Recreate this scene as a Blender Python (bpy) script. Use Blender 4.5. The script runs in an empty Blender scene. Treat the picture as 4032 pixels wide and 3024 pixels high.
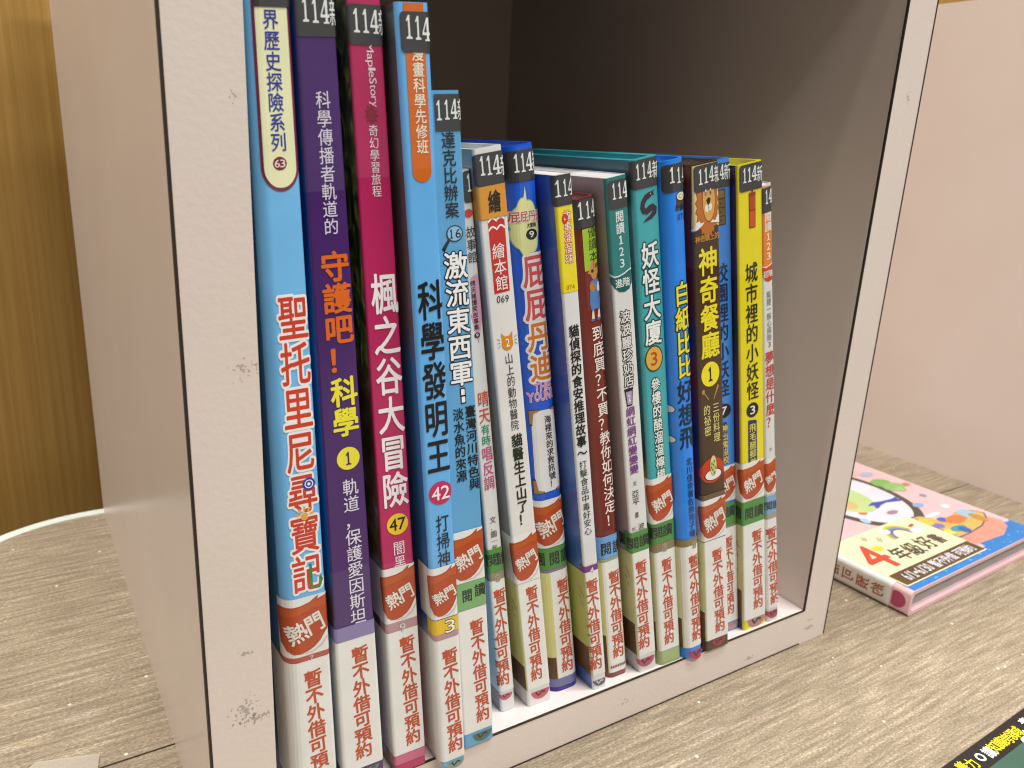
import bpy, bmesh, math, random
from mathutils import Vector, Matrix, Euler
from mathutils.geometry import tessellate_polygon

random.seed(4)
SC = bpy.context.scene
COL = SC.collection
PI = math.pi

# ------------------------------------------------------------------ camera
EUL = Euler((1.28280999, -0.04738513, -0.56236095), 'XYZ')
EYE = Vector((-0.05642377, -0.21498037, 0.23640880))
FPX = 3141.9
cam_d = bpy.data.cameras.new('camera')
cam = bpy.data.objects.new('camera', cam_d)
COL.objects.link(cam)
cam.location = EYE
cam.rotation_euler = EUL
cam_d.sensor_fit = 'HORIZONTAL'
cam_d.sensor_width = 36.0
cam_d.lens = 36.0 * FPX / 4032.0
cam_d.clip_start = 0.01
cam_d.clip_end = 50.0
cam_d.dof.use_dof = True
cam_d.dof.focus_distance = 0.275
cam_d.dof.aperture_fstop = 22.0
SC.camera = cam
ROT = EUL.to_matrix()

# ------------------------------------------------------------------ light
SC.render.engine = 'CYCLES'
world = bpy.data.worlds.new('World')
SC.world = world
world.use_nodes = True
wb = world.node_tree.nodes['Background']
wb.inputs[0].default_value = (1.0, 0.87, 0.74, 1)
wb.inputs[1].default_value = 0.15
SC.cycles.filter_width = 1.15
SC.cycles.denoising_prefilter = 'ACCURATE'
SC.view_settings.view_transform = 'Standard'
SC.view_settings.look = 'None'
SC.view_settings.exposure = 0.0
SC.view_settings.gamma = 1.0
SC.view_settings.use_curve_mapping = False


def ceiling_or_fill_lamp(x, y, z, sx, sy, power, col=(1.0, 0.99, 0.97)):
    d = bpy.data.lights.new('ceiling_or_fill_lamp', 'AREA')
    d.shape = 'RECTANGLE'
    d.size, d.size_y, d.energy, d.color = sx, sy, power, col
    o = bpy.data.objects.new('ceiling_or_fill_lamp', d)
    COL.objects.link(o)
    o.location = (x, y, z)
    return o


# two rows of ceiling strips in front of the boxes, then added fill lamps to the sides
ceiling_or_fill_lamp(0.32, -0.49, 2.30, 1.2, 0.12, 31)
ceiling_or_fill_lamp(0.40, -1.46, 2.30, 1.2, 0.16, 52)
ceiling_or_fill_lamp(-1.60, -1.20, 2.30, 1.2, 0.30, 5)  # added fill from the left front
ceiling_or_fill_lamp(1.50, -0.90, 2.30, 1.2, 0.30, 26)  # added fill from the right
ceiling_or_fill_lamp(-1.05, 0.10, 2.30, 0.5, 0.30, 68, (1.0, 1.0, 1.0))  # added to brighten the left-facing sides of the boxes

# ------------------------------------------------------------------ helpers
def lin(c):
    return c / 12.92 if c <= 0.04045 else ((c + 0.055) / 1.055) ** 2.4


def rgb(h):
    h = h.lstrip('#')
    return tuple(lin(int(h[i:i + 2], 16) / 255) for i in (0, 2, 4)) + (1.0,)


class NT:
    def __init__(s, name):
        s.m = bpy.data.materials.new(name)
        s.m.use_nodes = True
        s.t = s.m.node_tree
        s.b = s.t.nodes['Principled BSDF']

    def n(s, typ, **kw):
        o = s.t.nodes.new(typ)
        for k, v in kw.items():
            if isinstance(k, str) and k.startswith('i_'):
                o.inputs[k[2:].replace('_', ' ')].default_value = v
            else:
                setattr(o, k, v)
        return o

    def l(s, a, ao, b, bi):
        s.t.links.new(a.outputs[ao], b.inputs[bi])


MATS = {}


def ink(h, rough=0.34, coat=0.0, vary=0.05):
    """printed paper under clear film: a colour with faint mottling"""
    key = ('ink', h, rough, coat)
    if key in MATS:
        return MATS[key]
    q = NT('print_' + h.lstrip('#'))
    c = rgb(h)
    q.b.inputs['Roughness'].default_value = rough
    q.b.inputs['Specular IOR Level'].default_value = 0.45
    q.b.inputs['Coat Weight'].default_value = coat
    q.b.inputs['Coat Roughness'].default_value = 0.12
    tc = q.n('ShaderNodeTexCoord')
    nz = q.n('ShaderNodeTexNoise', i_Scale=60.0, i_Detail=4.0)
    q.l(tc, 'Object', nz, 'Vector')
    rp = q.n('ShaderNodeValToRGB')
    a, b = rp.color_ramp.elements
    a.position, b.position = 0.3, 0.72
    a.color = tuple(max(0, v * (1 - vary)) for v in c[:3]) + (1,)
    b.color = tuple(min(1, v * (1 + vary) + 0.002) for v in c[:3]) + (1,)
    q.l(nz, 'Fac', rp, 'Fac')
    q.l(rp, 'Color', q.b, 'Base Color')
    if coat:
        n2 = q.n('ShaderNodeTexNoise', i_Scale=45.0, i_Detail=2.0)
        mp = q.n('ShaderNodeMapping')
        mp.inputs['Scale'].default_value = (1.0, 1.0, 0.25)
        q.l(tc, 'Object', mp, 'Vector')
        q.l(mp, 'Vector', n2, 'Vector')
        bp = q.n('ShaderNodeBump', i_Strength=0.12, i_Distance=0.001)
        q.l(n2, 'Fac', bp, 'Height')
        q.l(bp, 'Normal', q.b, 'Coat Normal')
    MATS[key] = q.m
    return q.m


def art(name, stops, scale=30.0, amount=0.06, rough=0.3):
    """front-cover picture: blocks of colour up the height of the cover with wavy borders
    stops: (height in m, hex)"""
    q = NT(name)
    tc = q.n('ShaderNodeTexCoord')
    nz = q.n('ShaderNodeTexNoise', i_Scale=scale, i_Detail=5.0)
    q.l(tc, 'Object', nz, 'Vector')
    sp = q.n('ShaderNodeSeparateXYZ')
    q.l(tc, 'Object', sp, 'Vector')
    ma = q.n('ShaderNodeMath', operation='MULTIPLY_ADD')
    ma.inputs[1].default_value = amount
    q.l(nz, 'Fac', ma, 0)
    q.l(sp, 'Z', ma, 2)
    mr = q.n('ShaderNodeMath', operation='MULTIPLY')
    mr.inputs[1].default_value = 1 / 0.30
    q.l(ma, 0, mr, 0)
    rp = q.n('ShaderNodeValToRGB')
    rp.color_ramp.interpolation = 'LINEAR'
    el = rp.color_ramp.elements
    while len(el) < len(stops):
        el.new(0.5)
    for e, (p, h) in zip(el, stops):
        e.position = min(1, (p + amount * 0.5) / 0.30)
        e.color = rgb(h)
    q.l(mr, 0, rp, 'Fac')
    q.l(rp, 'Color', q.b, 'Base Color')
    q.b.inputs['Roughness'].default_value = rough
    q.b.inputs['Coat Weight'].default_value = 0.3
    q.b.inputs['Coat Roughness'].default_value = 0.1
    return q.m


def leafy(name):
    q = NT(name)
    tc = q.n('ShaderNodeTexCoord')
    mp = q.n('ShaderNodeMapping')
    mp.inputs['Scale'].default_value = (1, 1.0, 0.45)
    mp.inputs['Rotation'].default_value = (0.5, 0, 0)
    q.l(tc, 'Object', mp, 'Vector')
    nz = q.n('ShaderNodeTexNoise', i_Scale=190.0, i_Detail=3.0, i_Distortion=1.6)
    q.l(mp, 'Vector', nz, 'Vector')
    rp = q.n('ShaderNodeValToRGB')
    el = rp.color_ramp.elements
    el[0].position, el[0].color = 0.42, rgb('#24381c')
    el[1].position, el[1].color = 0.72, rgb('#c9cf58')
    e = el.new(0.55)
    e.color = rgb('#5c7f3c')
    q.l(nz, 'Fac', rp, 'Fac')
    sp = q.n('ShaderNodeSeparateXYZ')
    q.l(tc, 'Object', sp, 'Vector')
    ma = q.n('ShaderNodeMapRange')
    ma.inputs['From Min'].default_value = 0.145
    ma.inputs['From Max'].default_value = 0.155
    q.l(sp, 'Z', ma, 'Value')
    n2 = q.n('ShaderNodeTexNoise', i_Scale=70.0, i_Detail=5.0)
    q.l(tc, 'Object', n2, 'Vector')
    r2 = q.n('ShaderNodeValToRGB')
    el = r2.color_ramp.elements
    el[0].position, el[0].color = 0.4, rgb('#4d431d')
    el[1].position, el[1].color = 0.62, rgb('#8f9aa6')
    e = el.new(0.52)
    e.color = rgb('#6f6132')
    q.l(n2, 'Fac', r2, 'Fac')
    mx = q.n('ShaderNodeMix', data_type='RGBA')
    q.l(ma, 'Result', mx, 'Factor')
    q.t.links.new(r2.outputs['Color'], mx.inputs[6])
    q.t.links.new(rp.outputs['Color'], mx.inputs[7])
    q.t.links.new(mx.outputs[2], q.b.inputs['Base Color'])
    q.b.inputs['Roughness'].default_value = 0.35
    return q.m


def film():
    if 'film' not in MATS:
        q = NT('clear_film')
        q.b.inputs['Base Color'].default_value = (.85, .85, .85, 1)
        q.b.inputs['Roughness'].default_value = 0.16
        q.b.inputs['Alpha'].default_value = 0.028
        tc = q.n('ShaderNodeTexCoord')
        mp = q.n('ShaderNodeMapping')
        mp.inputs['Scale'].default_value = (1.0, 1.0, 0.2)
        q.l(tc, 'Object', mp, 'Vector')
        nz = q.n('ShaderNodeTexNoise', i_Scale=160.0, i_Detail=3.0)
        q.l(mp, 'Vector', nz, 'Vector')
        bp = q.n('ShaderNodeBump', i_Strength=0.35, i_Distance=0.0012)
        q.l(nz, 'Fac', bp, 'Height')
        q.l(bp, 'Normal', q.b, 'Normal')
        MATS['film'] = q.m
    return MATS['film']


def paper():
    if 'paper' in MATS:
        return MATS['paper']
    q = NT('page_paper')
    tc = q.n('ShaderNodeTexCoord')
    mp = q.n('ShaderNodeMapping')
    mp.inputs['Scale'].default_value = (4000, 20, 20)
    q.l(tc, 'Object', mp, 'Vector')
    nz = q.n('ShaderNodeTexNoise', i_Scale=1.0, i_Detail=2.0)
    q.l(mp, 'Vector', nz, 'Vector')
    rp = q.n('ShaderNodeValToRGB')
    rp.color_ramp.elements[0].position = 0.3
    rp.color_ramp.elements[0].color = rgb('#bdb7b2')
    rp.color_ramp.elements[1].position = 0.7
    rp.color_ramp.elements[1].color = rgb('#ebe7e2')
    q.l(nz, 'Fac', rp, 'Fac')
    q.l(rp, 'Color', q.b, 'Base Color')
    q.b.inputs['Roughness'].default_value = 0.8
    MATS['paper'] = q.m
    return q.m


def tag(o, label=None, cat=None, group=None, kind=None):
    for k, v in (('label', label), ('category', cat), ('group', group), ('kind', kind)):
        if v:
            o[k] = v
    return o


def empty(name, loc):
    o = bpy.data.objects.new(name, None)
    COL.objects.link(o)
    o.location = loc
    o.empty_display_size = 0.01
    return o


class MB:
    """collects polygons with materials, becomes ONE mesh object"""
    def __init__(s):
        s.v, s.f, s.mi, s.mats, s.smooth = [], [], [], [], False

    def mat(s, m):
        if m not in s.mats:
            s.mats.append(m)
        return s.mats.index(m)

    def add(s, verts, faces, m):
        k = len(s.v)
        i = s.mat(m)
        s.v += [tuple(p) for p in verts]
        for f in faces:
            s.f.append(tuple(k + j for j in f))
            s.mi.append(i)

    def box(s, x0, x1, y0, y1, z0, z1, m):
        v = [(x, y, z) for z in (z0, z1) for y in (y0, y1) for x in (x0, x1)]
        s.add(v, [(0, 2, 3, 1), (4, 5, 7, 6), (0, 1, 5, 4), (2, 6, 7, 3), (0, 4, 6, 2), (1, 3, 7, 5)], m)

    def build(s, name, parent=None, origin=(0, 0, 0), smooth=False, bevel=0.0):
        me = bpy.data.meshes.new(name)
        ox, oy, oz = origin
        me.from_pydata([(x - ox, y - oy, z - oz) for x, y, z in s.v], [], s.f)
        for m in s.mats:
            me.materials.append(m)
        me.polygons.foreach_set('material_index', s.mi)
        if smooth:
            me.polygons.foreach_set('use_smooth', [True] * len(me.polygons))
            try:
                me.set_sharp_from_angle(angle=math.radians(35))
            except Exception:
                pass
        me.update()
        o = bpy.data.objects.new(name, me)
        COL.objects.link(o)
        if parent is not None:
            o.parent = parent
        else:
            o.location = origin
        if bevel:
            b = o.modifiers.new('bevel', 'BEVEL')
            b.width, b.segments, b.limit_method = bevel, 2, 'ANGLE'
        return o


def ray(u, v):
    return ROT @ Vector(((u - 2016) / FPX, -(v - 1512) / FPX, -1.0))


def on_front(u, v, y):      # where the line of sight meets the upright plane at depth y
    d = ray(u, v)
    return EYE + d * ((y - EYE.y) / d.y)


def on_level(u, v, z):
    d = ray(u, v)
    return EYE + d * ((z - EYE.z) / d.z)


# ---- lettering
_G = {}


def weight(bold):
    """shifts of a letter that thicken its strokes by bold (in letter widths)"""
    bold = bold * (0.5 if bold < .06 else .8)
    out = [(0.0, 0.0)]
    if bold > 0.003:
        n = 5 if bold < .03 else 8 if bold < .06 else 14
        out += [(bold * math.cos(2 * PI * (i + .3) / n), bold * math.sin(2 * PI * (i + .3) / n)) for i in range(n)]
    return out


def letter_box(ch):
    if ch == '1':
        v, f = tess(ONE)
        return [(x - .5, y - .5) for x, y in v], f
    vs, fs = glyph(ch)
    if ch.isascii():
        x0, x1 = min(v[0] for v in vs), max(v[0] for v in vs)
        y0, y1 = min(v[1] for v in vs), max(v[1] for v in vs)
        return [((x - x0) / max(1e-6, x1 - x0) - .5, (y - y0) / (y1 - y0) - .5) for x, y in vs], fs
    return [(x - .5, y - .38) for x, y in vs], fs


def glyph(ch, bold=0.0):
    bold = 0.0
    key = (ch, bold)
    if key not in _G:
        c = bpy.data.curves.new('letter', 'FONT')
        c.body = ch
        c.resolution_u = 3
        c.offset = bold
        o = bpy.data.objects.new('letter', c)
        COL.objects.link(o)
        dg = bpy.context.evaluated_depsgraph_get()
        dg.update()
        me = bpy.data.meshes.new_from_object(o.evaluated_get(dg))
        vs = [(v.co.x, v.co.y) for v in me.vertices]
        fs = [tuple(p.vertices) for p in me.polygons]
        bpy.data.objects.remove(o)
        bpy.data.curves.remove(c)
        bpy.data.meshes.remove(me)
        _G[key] = (vs, fs)
    return _G[key]


ONE = [[(.08, .80), (.42, 1), (.64, 1), (.64, .12), (.95, .07), (.95, 0), (.06, 0), (.06, .07), (.36, .12), (.36, .79), (.10, .73)]]
FOUR = [[(.56, 1), (.80, 1), (.80, .37), (.99, .37), (.99, .25), (.80, .25), (.80, .09), (.95, .06), (.95, 0), (.32, 0), (.32, .06), (.54, .09), (.54, .25), (.0, .25), (.0, .35)],
        [(.54, .37), (.54, .79), (.17, .37)]]


def tess(loops):
    flat = [p for lp in loops for p in lp]
    tri = tessellate_polygon([[Vector((p[0], p[1], 0)) for p in lp] for lp in loops])
    return flat, [tuple(t) for t in tri]


def ellipse(cx, cy, rx, ry, n=28, a0=0, a1=2 * PI):
    return [(cx + rx * math.cos(a0 + (a1 - a0) * i / n), cy + ry * math.sin(a0 + (a1 - a0) * i / n)) for i in range(n)]


def rrect(x0, x1, y0, y1, r, corners='1111', n=5, ry=None):
    """corner flags: bottom-left, bottom-right, top-right, top-left"""
    ry = r if ry is None else ry
    out = []
    cs = [(x0, y0, 1, 1, PI), (x1, y0, -1, 1, 1.5 * PI), (x1, y1, -1, -1, 0), (x0, y1, 1, -1, .5 * PI)]
    for (cx, cy, sx, sy, a), f in zip(cs, corners):
        if f == '1':
            for i in range(n + 1):
                t = a + .5 * PI * i / n
                out.append((cx + sx * r + r * math.cos(t), cy + sy * ry + ry * math.sin(t)))
        else:
            out.append((cx, cy))
    return out


def brush(path, w0, w1=None, taper=True):
    """closed outline of a stroke along a path"""
    w1 = w0 if w1 is None else w1
    L, R = [], []
    n = len(path)
    for i, (x, y) in enumerate(path):
        ax, ay = path[max(0, i - 1)]
        bx, by = path[min(n - 1, i + 1)]
        d = math.hypot(bx - ax, by - ay) or 1
        nx, ny = -(by - ay) / d, (bx - ax) / d
        w = (w0 + (w1 - w0) * i / (n - 1)) / 2
        L.append((x + nx * w, y + ny * w))
        R.append((x - nx * w, y - ny * w))
    return L + R[::-1]


# ------------------------------------------------------------------ the place: table, wall, boxes
TB = 0.0195          # board thickness
BW = 0.2658          # inside width of a box
BD = 0.3140          # depth
BH = 0.3560          # height


def table_mat():
    q = NT('laminate_table_top')
    tc = q.n('ShaderNodeTexCoord')
    m1 = q.n('ShaderNodeMapping')
    m1.inputs['Scale'].default_value = (36, 470, 1)
    q.l(tc, 'Object', m1, 'Vector')
    n1 = q.n('ShaderNodeTexNoise', i_Scale=1.0, i_Detail=4.0, i_Roughness=0.6)
    q.l(m1, 'Vector', n1, 'Vector')
    m2 = q.n('ShaderNodeMapping')
    m2.inputs['Scale'].default_value = (650, 1500, 1)
    m2.inputs['Rotation'].default_value = (0, 0, 0.25)
    q.l(tc, 'Object', m2, 'Vector')
    n2 = q.n('ShaderNodeTexNoise', i_Scale=1.0, i_Detail=2.0)
    q.l(m2, 'Vector', n2, 'Vector')
    n3 = q.n('ShaderNodeTexNoise', i_Scale=9.0, i_Detail=3.0)
    q.l(tc, 'Object', n3, 'Vector')
    ad = q.n('ShaderNodeMath', operation='MULTIPLY_ADD')
    ad.inputs[1].default_value = 0.85
    q.l(n2, 'Fac', ad, 0)
    q.l(n1, 'Fac', ad, 2)
    a2 = q.n('ShaderNodeMath', operation='MULTIPLY_ADD')
    a2.inputs[1].default_value = 0.25
    q.l(n3, 'Fac', a2, 0)
    q.l(ad, 0, a2, 2)
    rp = q.n('ShaderNodeValToRGB')
    el = rp.color_ramp.elements
    el[0].position, el[0].color = 0.66, rgb('#776a58')
    el[1].position, el[1].color = 1.22 if False else 1.0, rgb('#b9aa92')
    e = el.new(0.82)
    e.color = rgb('#90816b')
    e = el.new(0.94)
    e.color = rgb('#a3947d')
    sc = q.n('ShaderNodeMath', operation='MULTIPLY')
    sc.inputs[1].default_value = 0.78
    q.l(a2, 0, sc, 0)
    q.l(sc, 0, rp, 'Fac')
    # sparkle painted into the colour as pale specks
    vo = q.n('ShaderNodeTexVoronoi', i_Scale=75.0)
    q.l(tc, 'Object', vo, 'Vector')
    lt = q.n('ShaderNodeMath', operation='LESS_THAN')
    lt.inputs[1].default_value = 0.055
    q.l(vo, 'Distance', lt, 0)
    mx = q.n('ShaderNodeMix', data_type='RGBA')
    q.t.links.new(lt.outputs[0], mx.inputs[0])
    q.t.links.new(rp.outputs['Color'], mx.inputs[6])
    mx.inputs[7].default_value = rgb('#ddd2bd')
    q.t.links.new(mx.outputs[2], q.b.inputs['Base Color'])
    q.b.inputs['Roughness'].default_value = 0.5
    bp = q.n('ShaderNodeBump', i_Strength=0.35, i_Distance=0.0004)
    q.l(ad, 0, bp, 'Height')
    q.l(bp, 'Normal', q.b, 'Normal')
    return q.m


def oak_mat():
    q = NT('oak_veneer')
    tc = q.n('ShaderNodeTexCoord')
    m1 = q.n('ShaderNodeMapping')
    m1.inputs['Scale'].default_value = (330, 330, 5)
    q.l(tc, 'Object', m1, 'Vector')
    n1 = q.n('ShaderNodeTexNoise', i_Scale=1.0, i_Detail=5.0, i_Roughness=0.62)
    q.l(m1, 'Vector', n1, 'Vector')
    rp = q.n('ShaderNodeValToRGB')
    el = rp.color_ramp.elements
    el[0].position, el[0].color = 0.25, rgb('#8f6e30')
    el[1].position, el[1].color = 0.80, rgb('#b18d4c')
    e = el.new(0.5)
    e.color = rgb('#a17b3a')
    q.l(n1, 'Fac', rp, 'Fac')
    q.l(rp, 'Color', q.b, 'Base Color')
    q.b.inputs['Roughness'].default_value = 0.45
    return q.m


def board_mat(name, base, rough, marks=(), grain=0.10):
    """laminated board; marks: scuffs (x, y, z, radius, density) worn into it"""
    q = NT(name)
    tc = q.n('ShaderNodeTexCoord')
    nz = q.n('ShaderNodeTexNoise', i_Scale=14.0, i_Detail=3.0)
    q.l(tc, 'Object', nz, 'Vector')
    rp = q.n('ShaderNodeValToRGB')
    c = rgb(base)
    rp.color_ramp.elements[0].position = 0.3
    rp.color_ramp.elements[1].position = 0.75
    rp.color_ramp.elements[0].color = (c[0] * .955, c[1] * .94, c[2] * .93, 1)
    rp.color_ramp.elements[1].color = c
    q.l(nz, 'Fac', rp, 'Fac')
    out, sock = rp, 'Color'
    dn = q.n('ShaderNodeTexNoise', i_Scale=900.0, i_Detail=2.0)
    q.l(tc, 'Object', dn, 'Vector')
    for (x, y, z, sx, sz, thr) in marks:
        mp = q.n('ShaderNodeMapping')
        mp.inputs['Location'].default_value = (-x / sx, -y / 0.01, -z / sz)
        mp.inputs['Scale'].default_value = (1 / sx, 1 / 0.01, 1 / sz)
        q.l(tc, 'Object', mp, 'Vector')
        ln = q.n('ShaderNodeVectorMath', operation='LENGTH')
        q.l(mp, 'Vector', ln, 0)
        fa = q.n('ShaderNodeMapRange')
        fa.inputs['From Min'].default_value = 1.0
        fa.inputs['From Max'].default_value = 0.0
        fa.inputs['To Min'].default_value = 0.0
        fa.inputs['To Max'].default_value = 0.28
        q.l(ln, 'Value', fa, 'Value')
        su = q.n('ShaderNodeMath', operation='ADD')
        q.l(fa, 'Result', su, 0)
        q.l(dn, 'Fac', su, 1)
        gt = q.n('ShaderNodeMath', operation='GREATER_THAN')
        gt.inputs[1].default_value = thr
        q.l(su, 0, gt, 0)
        lm = q.n('ShaderNodeMath', operation='LESS_THAN')
        lm.inputs[1].default_value = 1.0
        q.l(ln, 'Value', lm, 0)
        an = q.n('ShaderNodeMath', operation='MULTIPLY')
        q.l(gt, 0, an, 0)
        q.l(lm, 0, an, 1)
        a3 = q.n('ShaderNodeMath', operation='MULTIPLY')
        a3.inputs[1].default_value = 0.45
        q.l(an, 0, a3, 0)
        mx = q.n('ShaderNodeMix', data_type='RGBA')
        q.t.links.new(a3.outputs[0], mx.inputs[0])
        q.t.links.new(out.outputs[sock], mx.inputs[6])
        mx.inputs[7].default_value = rgb('#5a4a44')
        out, sock = mx, 2
    q.t.links.new(out.outputs[sock], q.b.inputs['Base Color'])
    q.b.inputs['Roughness'].default_value = rough
    bn = q.n('ShaderNodeTexNoise', i_Scale=480.0, i_Detail=3.0)
    q.l(tc, 'Object', bn, 'Vector')
    bp = q.n('ShaderNodeBump', i_Strength=grain, i_Distance=0.0006)
    q.l(bn, 'Fac', bp, 'Height')
    q.l(bp, 'Normal', q.b, 'Normal')
    return q.m


# table top with a rounded back corner and a pale edge band
m_table = table_mat()
m_rim = ink('#d5dccf', 0.4)
m_dark = ink('#2a2019', 0.6)
back_y, cr, ccx = 0.3135, 0.085, -0.028
outline = [(1.25, -0.60), (1.25, back_y)]
for i in range(25):
    a = .5 * PI + .5 * PI * i / 24
    outline.append((ccx + cr * math.cos(a), back_y - cr + cr * math.sin(a)))
outline.append((ccx - cr, -0.60))


def prism(mb, loop, z0, z1, m_top, m_side):
    n = len(loop)
    fl, tr = tess([loop])
    mb.add([(x, y, z1) for x, y in fl], tr, m_top)
    mb.add([(x, y, z0) for x, y in fl], [t[::-1] for t in tr], m_side)
    mb.add([(x, y, z0) for x, y in loop] + [(x, y, z1) for x, y in loop],
           [(i, (i + 1) % n, n + (i + 1) % n, n + i) for i in range(n)], m_side)


table = tag(empty('table', (0.3, 0.0, 0)), 'wood-effect table top under the pink boxes, with a rounded back corner', 'table')
mb = MB()
prism(mb, outline, -0.026, 0.0, m_table, m_rim)
mb.build('table_top', table, (0.3, 0, 0))
# edge band: a raised lip along the outline
mb = MB()
edge = outline[1:]
ins = []
for i, (x, y) in enumerate(edge):
    ax, ay = edge[max(0, i - 1)]
    bx, by = edge[min(len(edge) - 1, i + 1)]
    d = math.hypot(bx - ax, by - ay)
    ins.append((x - (-(by - ay)) / d * -0.0055 * -1, y - ((bx - ax)) / d * -0.0055 * -1))
n = len(edge)
prof = []
for (x, y), (u, v) in zip(edge, ins):
    # outer skin stands 0.4 mm proud of the table side, lip 0.5 mm above the top
    ox, oy = x + (x - u) * 0.25, y + (y - v) * 0.25
    prof.append([(ox, oy, -0.027), (ox, oy, 0.0005), (u, v, 0.0005), (u, v, -0.0005)])
vs = [p for r in prof for p in r]
fs = []
for i in range(n - 1):
    for k in range(3):
        fs.append((4 * i + k, 4 * i + k + 1, 4 * i + 4 + k + 1, 4 * i + 4 + k))
mb.add(vs, fs, m_rim)
mb.build('edge_band', table, (0.3, 0, 0))
mb = MB()
mb.box(ccx - cr + .003, 1.245, 0.0770, 0.0777, -0.001, 0.0002, m_dark)
mb.build('joint_line', table, (0.3, 0, 0))

# oak panelled wall behind the table
mb = MB()
mb.box(-1.6, 2.4, 0.37, 0.39, -0.8, 0.75, oak_mat())
tag(mb.build('wall', None, (0, 0.37, 0)), 'golden oak panelling behind the table', 'wall', kind='structure')

MARKS = [(-0.0085, 0.0, 0.0660, 0.0075, 0.0085, 0.73), (-0.006, 0.0, 0.0625, 0.0085, 0.0018, 0.66),
         (-0.0075, 0.0, 0.0865, 0.0050, 0.0022, 0.74), (-0.004, 0.0, 0.175, 0.0065, 0.0055, 0.76),
         (-0.0035, 0.0, 0.245, 0.004, 0.004, 0.78), (0.272, 0.0, 0.008, 0.0045, 0.0016, 0.62),
         (0.272, 0.0, 0.0125, 0.0035, 0.001, 0.66), (0.150, 0.0, 0.009, 0.012, 0.004, 0.80),
         (0.2765, 0.0, 0.265, 0.0032, 0.005, 0.74), (0.228, 0.0, 0.0045, 0.006, 0.0016, 0.68),
         (0.277, 0.0, 0.335, 0.004, 0.004, 0.72)]
m_front = board_mat('board_edge_band', '#e1d5cc', 0.5, MARKS, 0.14)
m_face = board_mat('pink_laminate', '#d4c5ba', 0.27, (), 0.03)
m_floor_lit = board_mat('pink_laminate_lit', '#e3d7d2', 0.4, (), 0.03)  # same laminate, paler: overhead light put into the floor's colour


def shelf_box(label, x):
    root = tag(empty('shelf_box', (x, 0, 0)), label, 'shelf', 'pink shelf boxes on the table')
    o = (x, 0, 0)

    def panel(name, x0, x1, y0, y1, z0, z1, band, seam=None, m=m_face):
        b = MB()
        b.box(x + x0, x + x1, y0 + 0.0012, y1, z0, z1, m)
        # faces turned to the inside and the front band
        p = b.build(name, root, o)
        if band:
            b = MB()
            b.box(x + x0, x + x1, 0.0, 0.0012, z0, z1, m_front)
            b.build('edge_band', p, o)
        if seam:
            b = MB()
            for s_ in seam:
                b.box(x + s_[0], x + s_[1], s_[2], s_[3], s_[4], s_[5], m_dark)
            b.build('glue_line', p, o)
        return p
    e = 0.0003
    panel('side_panel', -TB, 0, 0, BD, 0, BH, True, [(-TB - e, -TB + 0.0004, -e, 0.0016, 0.0002, BH)])
    panel('side_panel', BW, BW + TB, 0, BD, 0, BH, True, [(BW - 0.0002, BW + 0.0005, -0.0002, 0.0008, TB, BH - TB), (BW + TB - 0.0002, BW + TB + e, -e, 0.0016, 0.0002, BH)])
    panel('base_panel', 0, BW, 0, BD, 0.0, TB, True, [(0.0, BW, -0.0002, 0.0007, TB - 0.0003, TB + 0.0001), (0.0, BW, -e, 0.0012, 0.0001, 0.0006)], m=m_floor_lit)
    panel('top_panel', 0, BW, 0, BD, BH - TB, BH, True)
    panel('back_panel', 0, BW, 0.3035, BD - 0.001, TB, BH - TB, False)
    return root


shelf_box('open pink box holding the upright row of books', 0.0)
shelf_box('pink box behind the flat book, only its plain side in view', 0.5668 + TB)

# ------------------------------------------------------------------ books
WHITE = '#e6e7e4'
GREY = '#3b3b3e'
m_white = ink(WHITE, 0.42)
SKY = '#74bdf0'


def view(x0, y0, s):
    return lambda x, y: (x0 + x / s, y0 + y / s)


V1, V2, V3 = view(900, 0, 2.074), view(900, 700, 2.074), view(950, 1400, 2.074)
V4 = view(1000, 2150, 1.898)
V5, V6, V7 = view(1750, 450, 2.212), view(1750, 1100, 2.212), view(1750, 1750, 2.212)
W1, W2, W3 = view(2200, 550, 2.37), view(2200, 1150, 2.37), view(2200, 1800, 2.37)
A0, A1, T1 = view(900, 0, 4.148), view(1350, 0, 4.148), view(1700, 300, 3.457)
T2, T3 = view(2100, 560, 4.148), view(2500, 560, 3.457)
L1, L2, L3 = view(1000, 2624, 4.148), view(1400, 2624, 4.148), view(1750, 2524, 4.148)
L4, L5, L6 = view(2150, 2424, 4.148), view(2550, 2324, 4.148), view(2850, 2200, 4.148)


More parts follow.
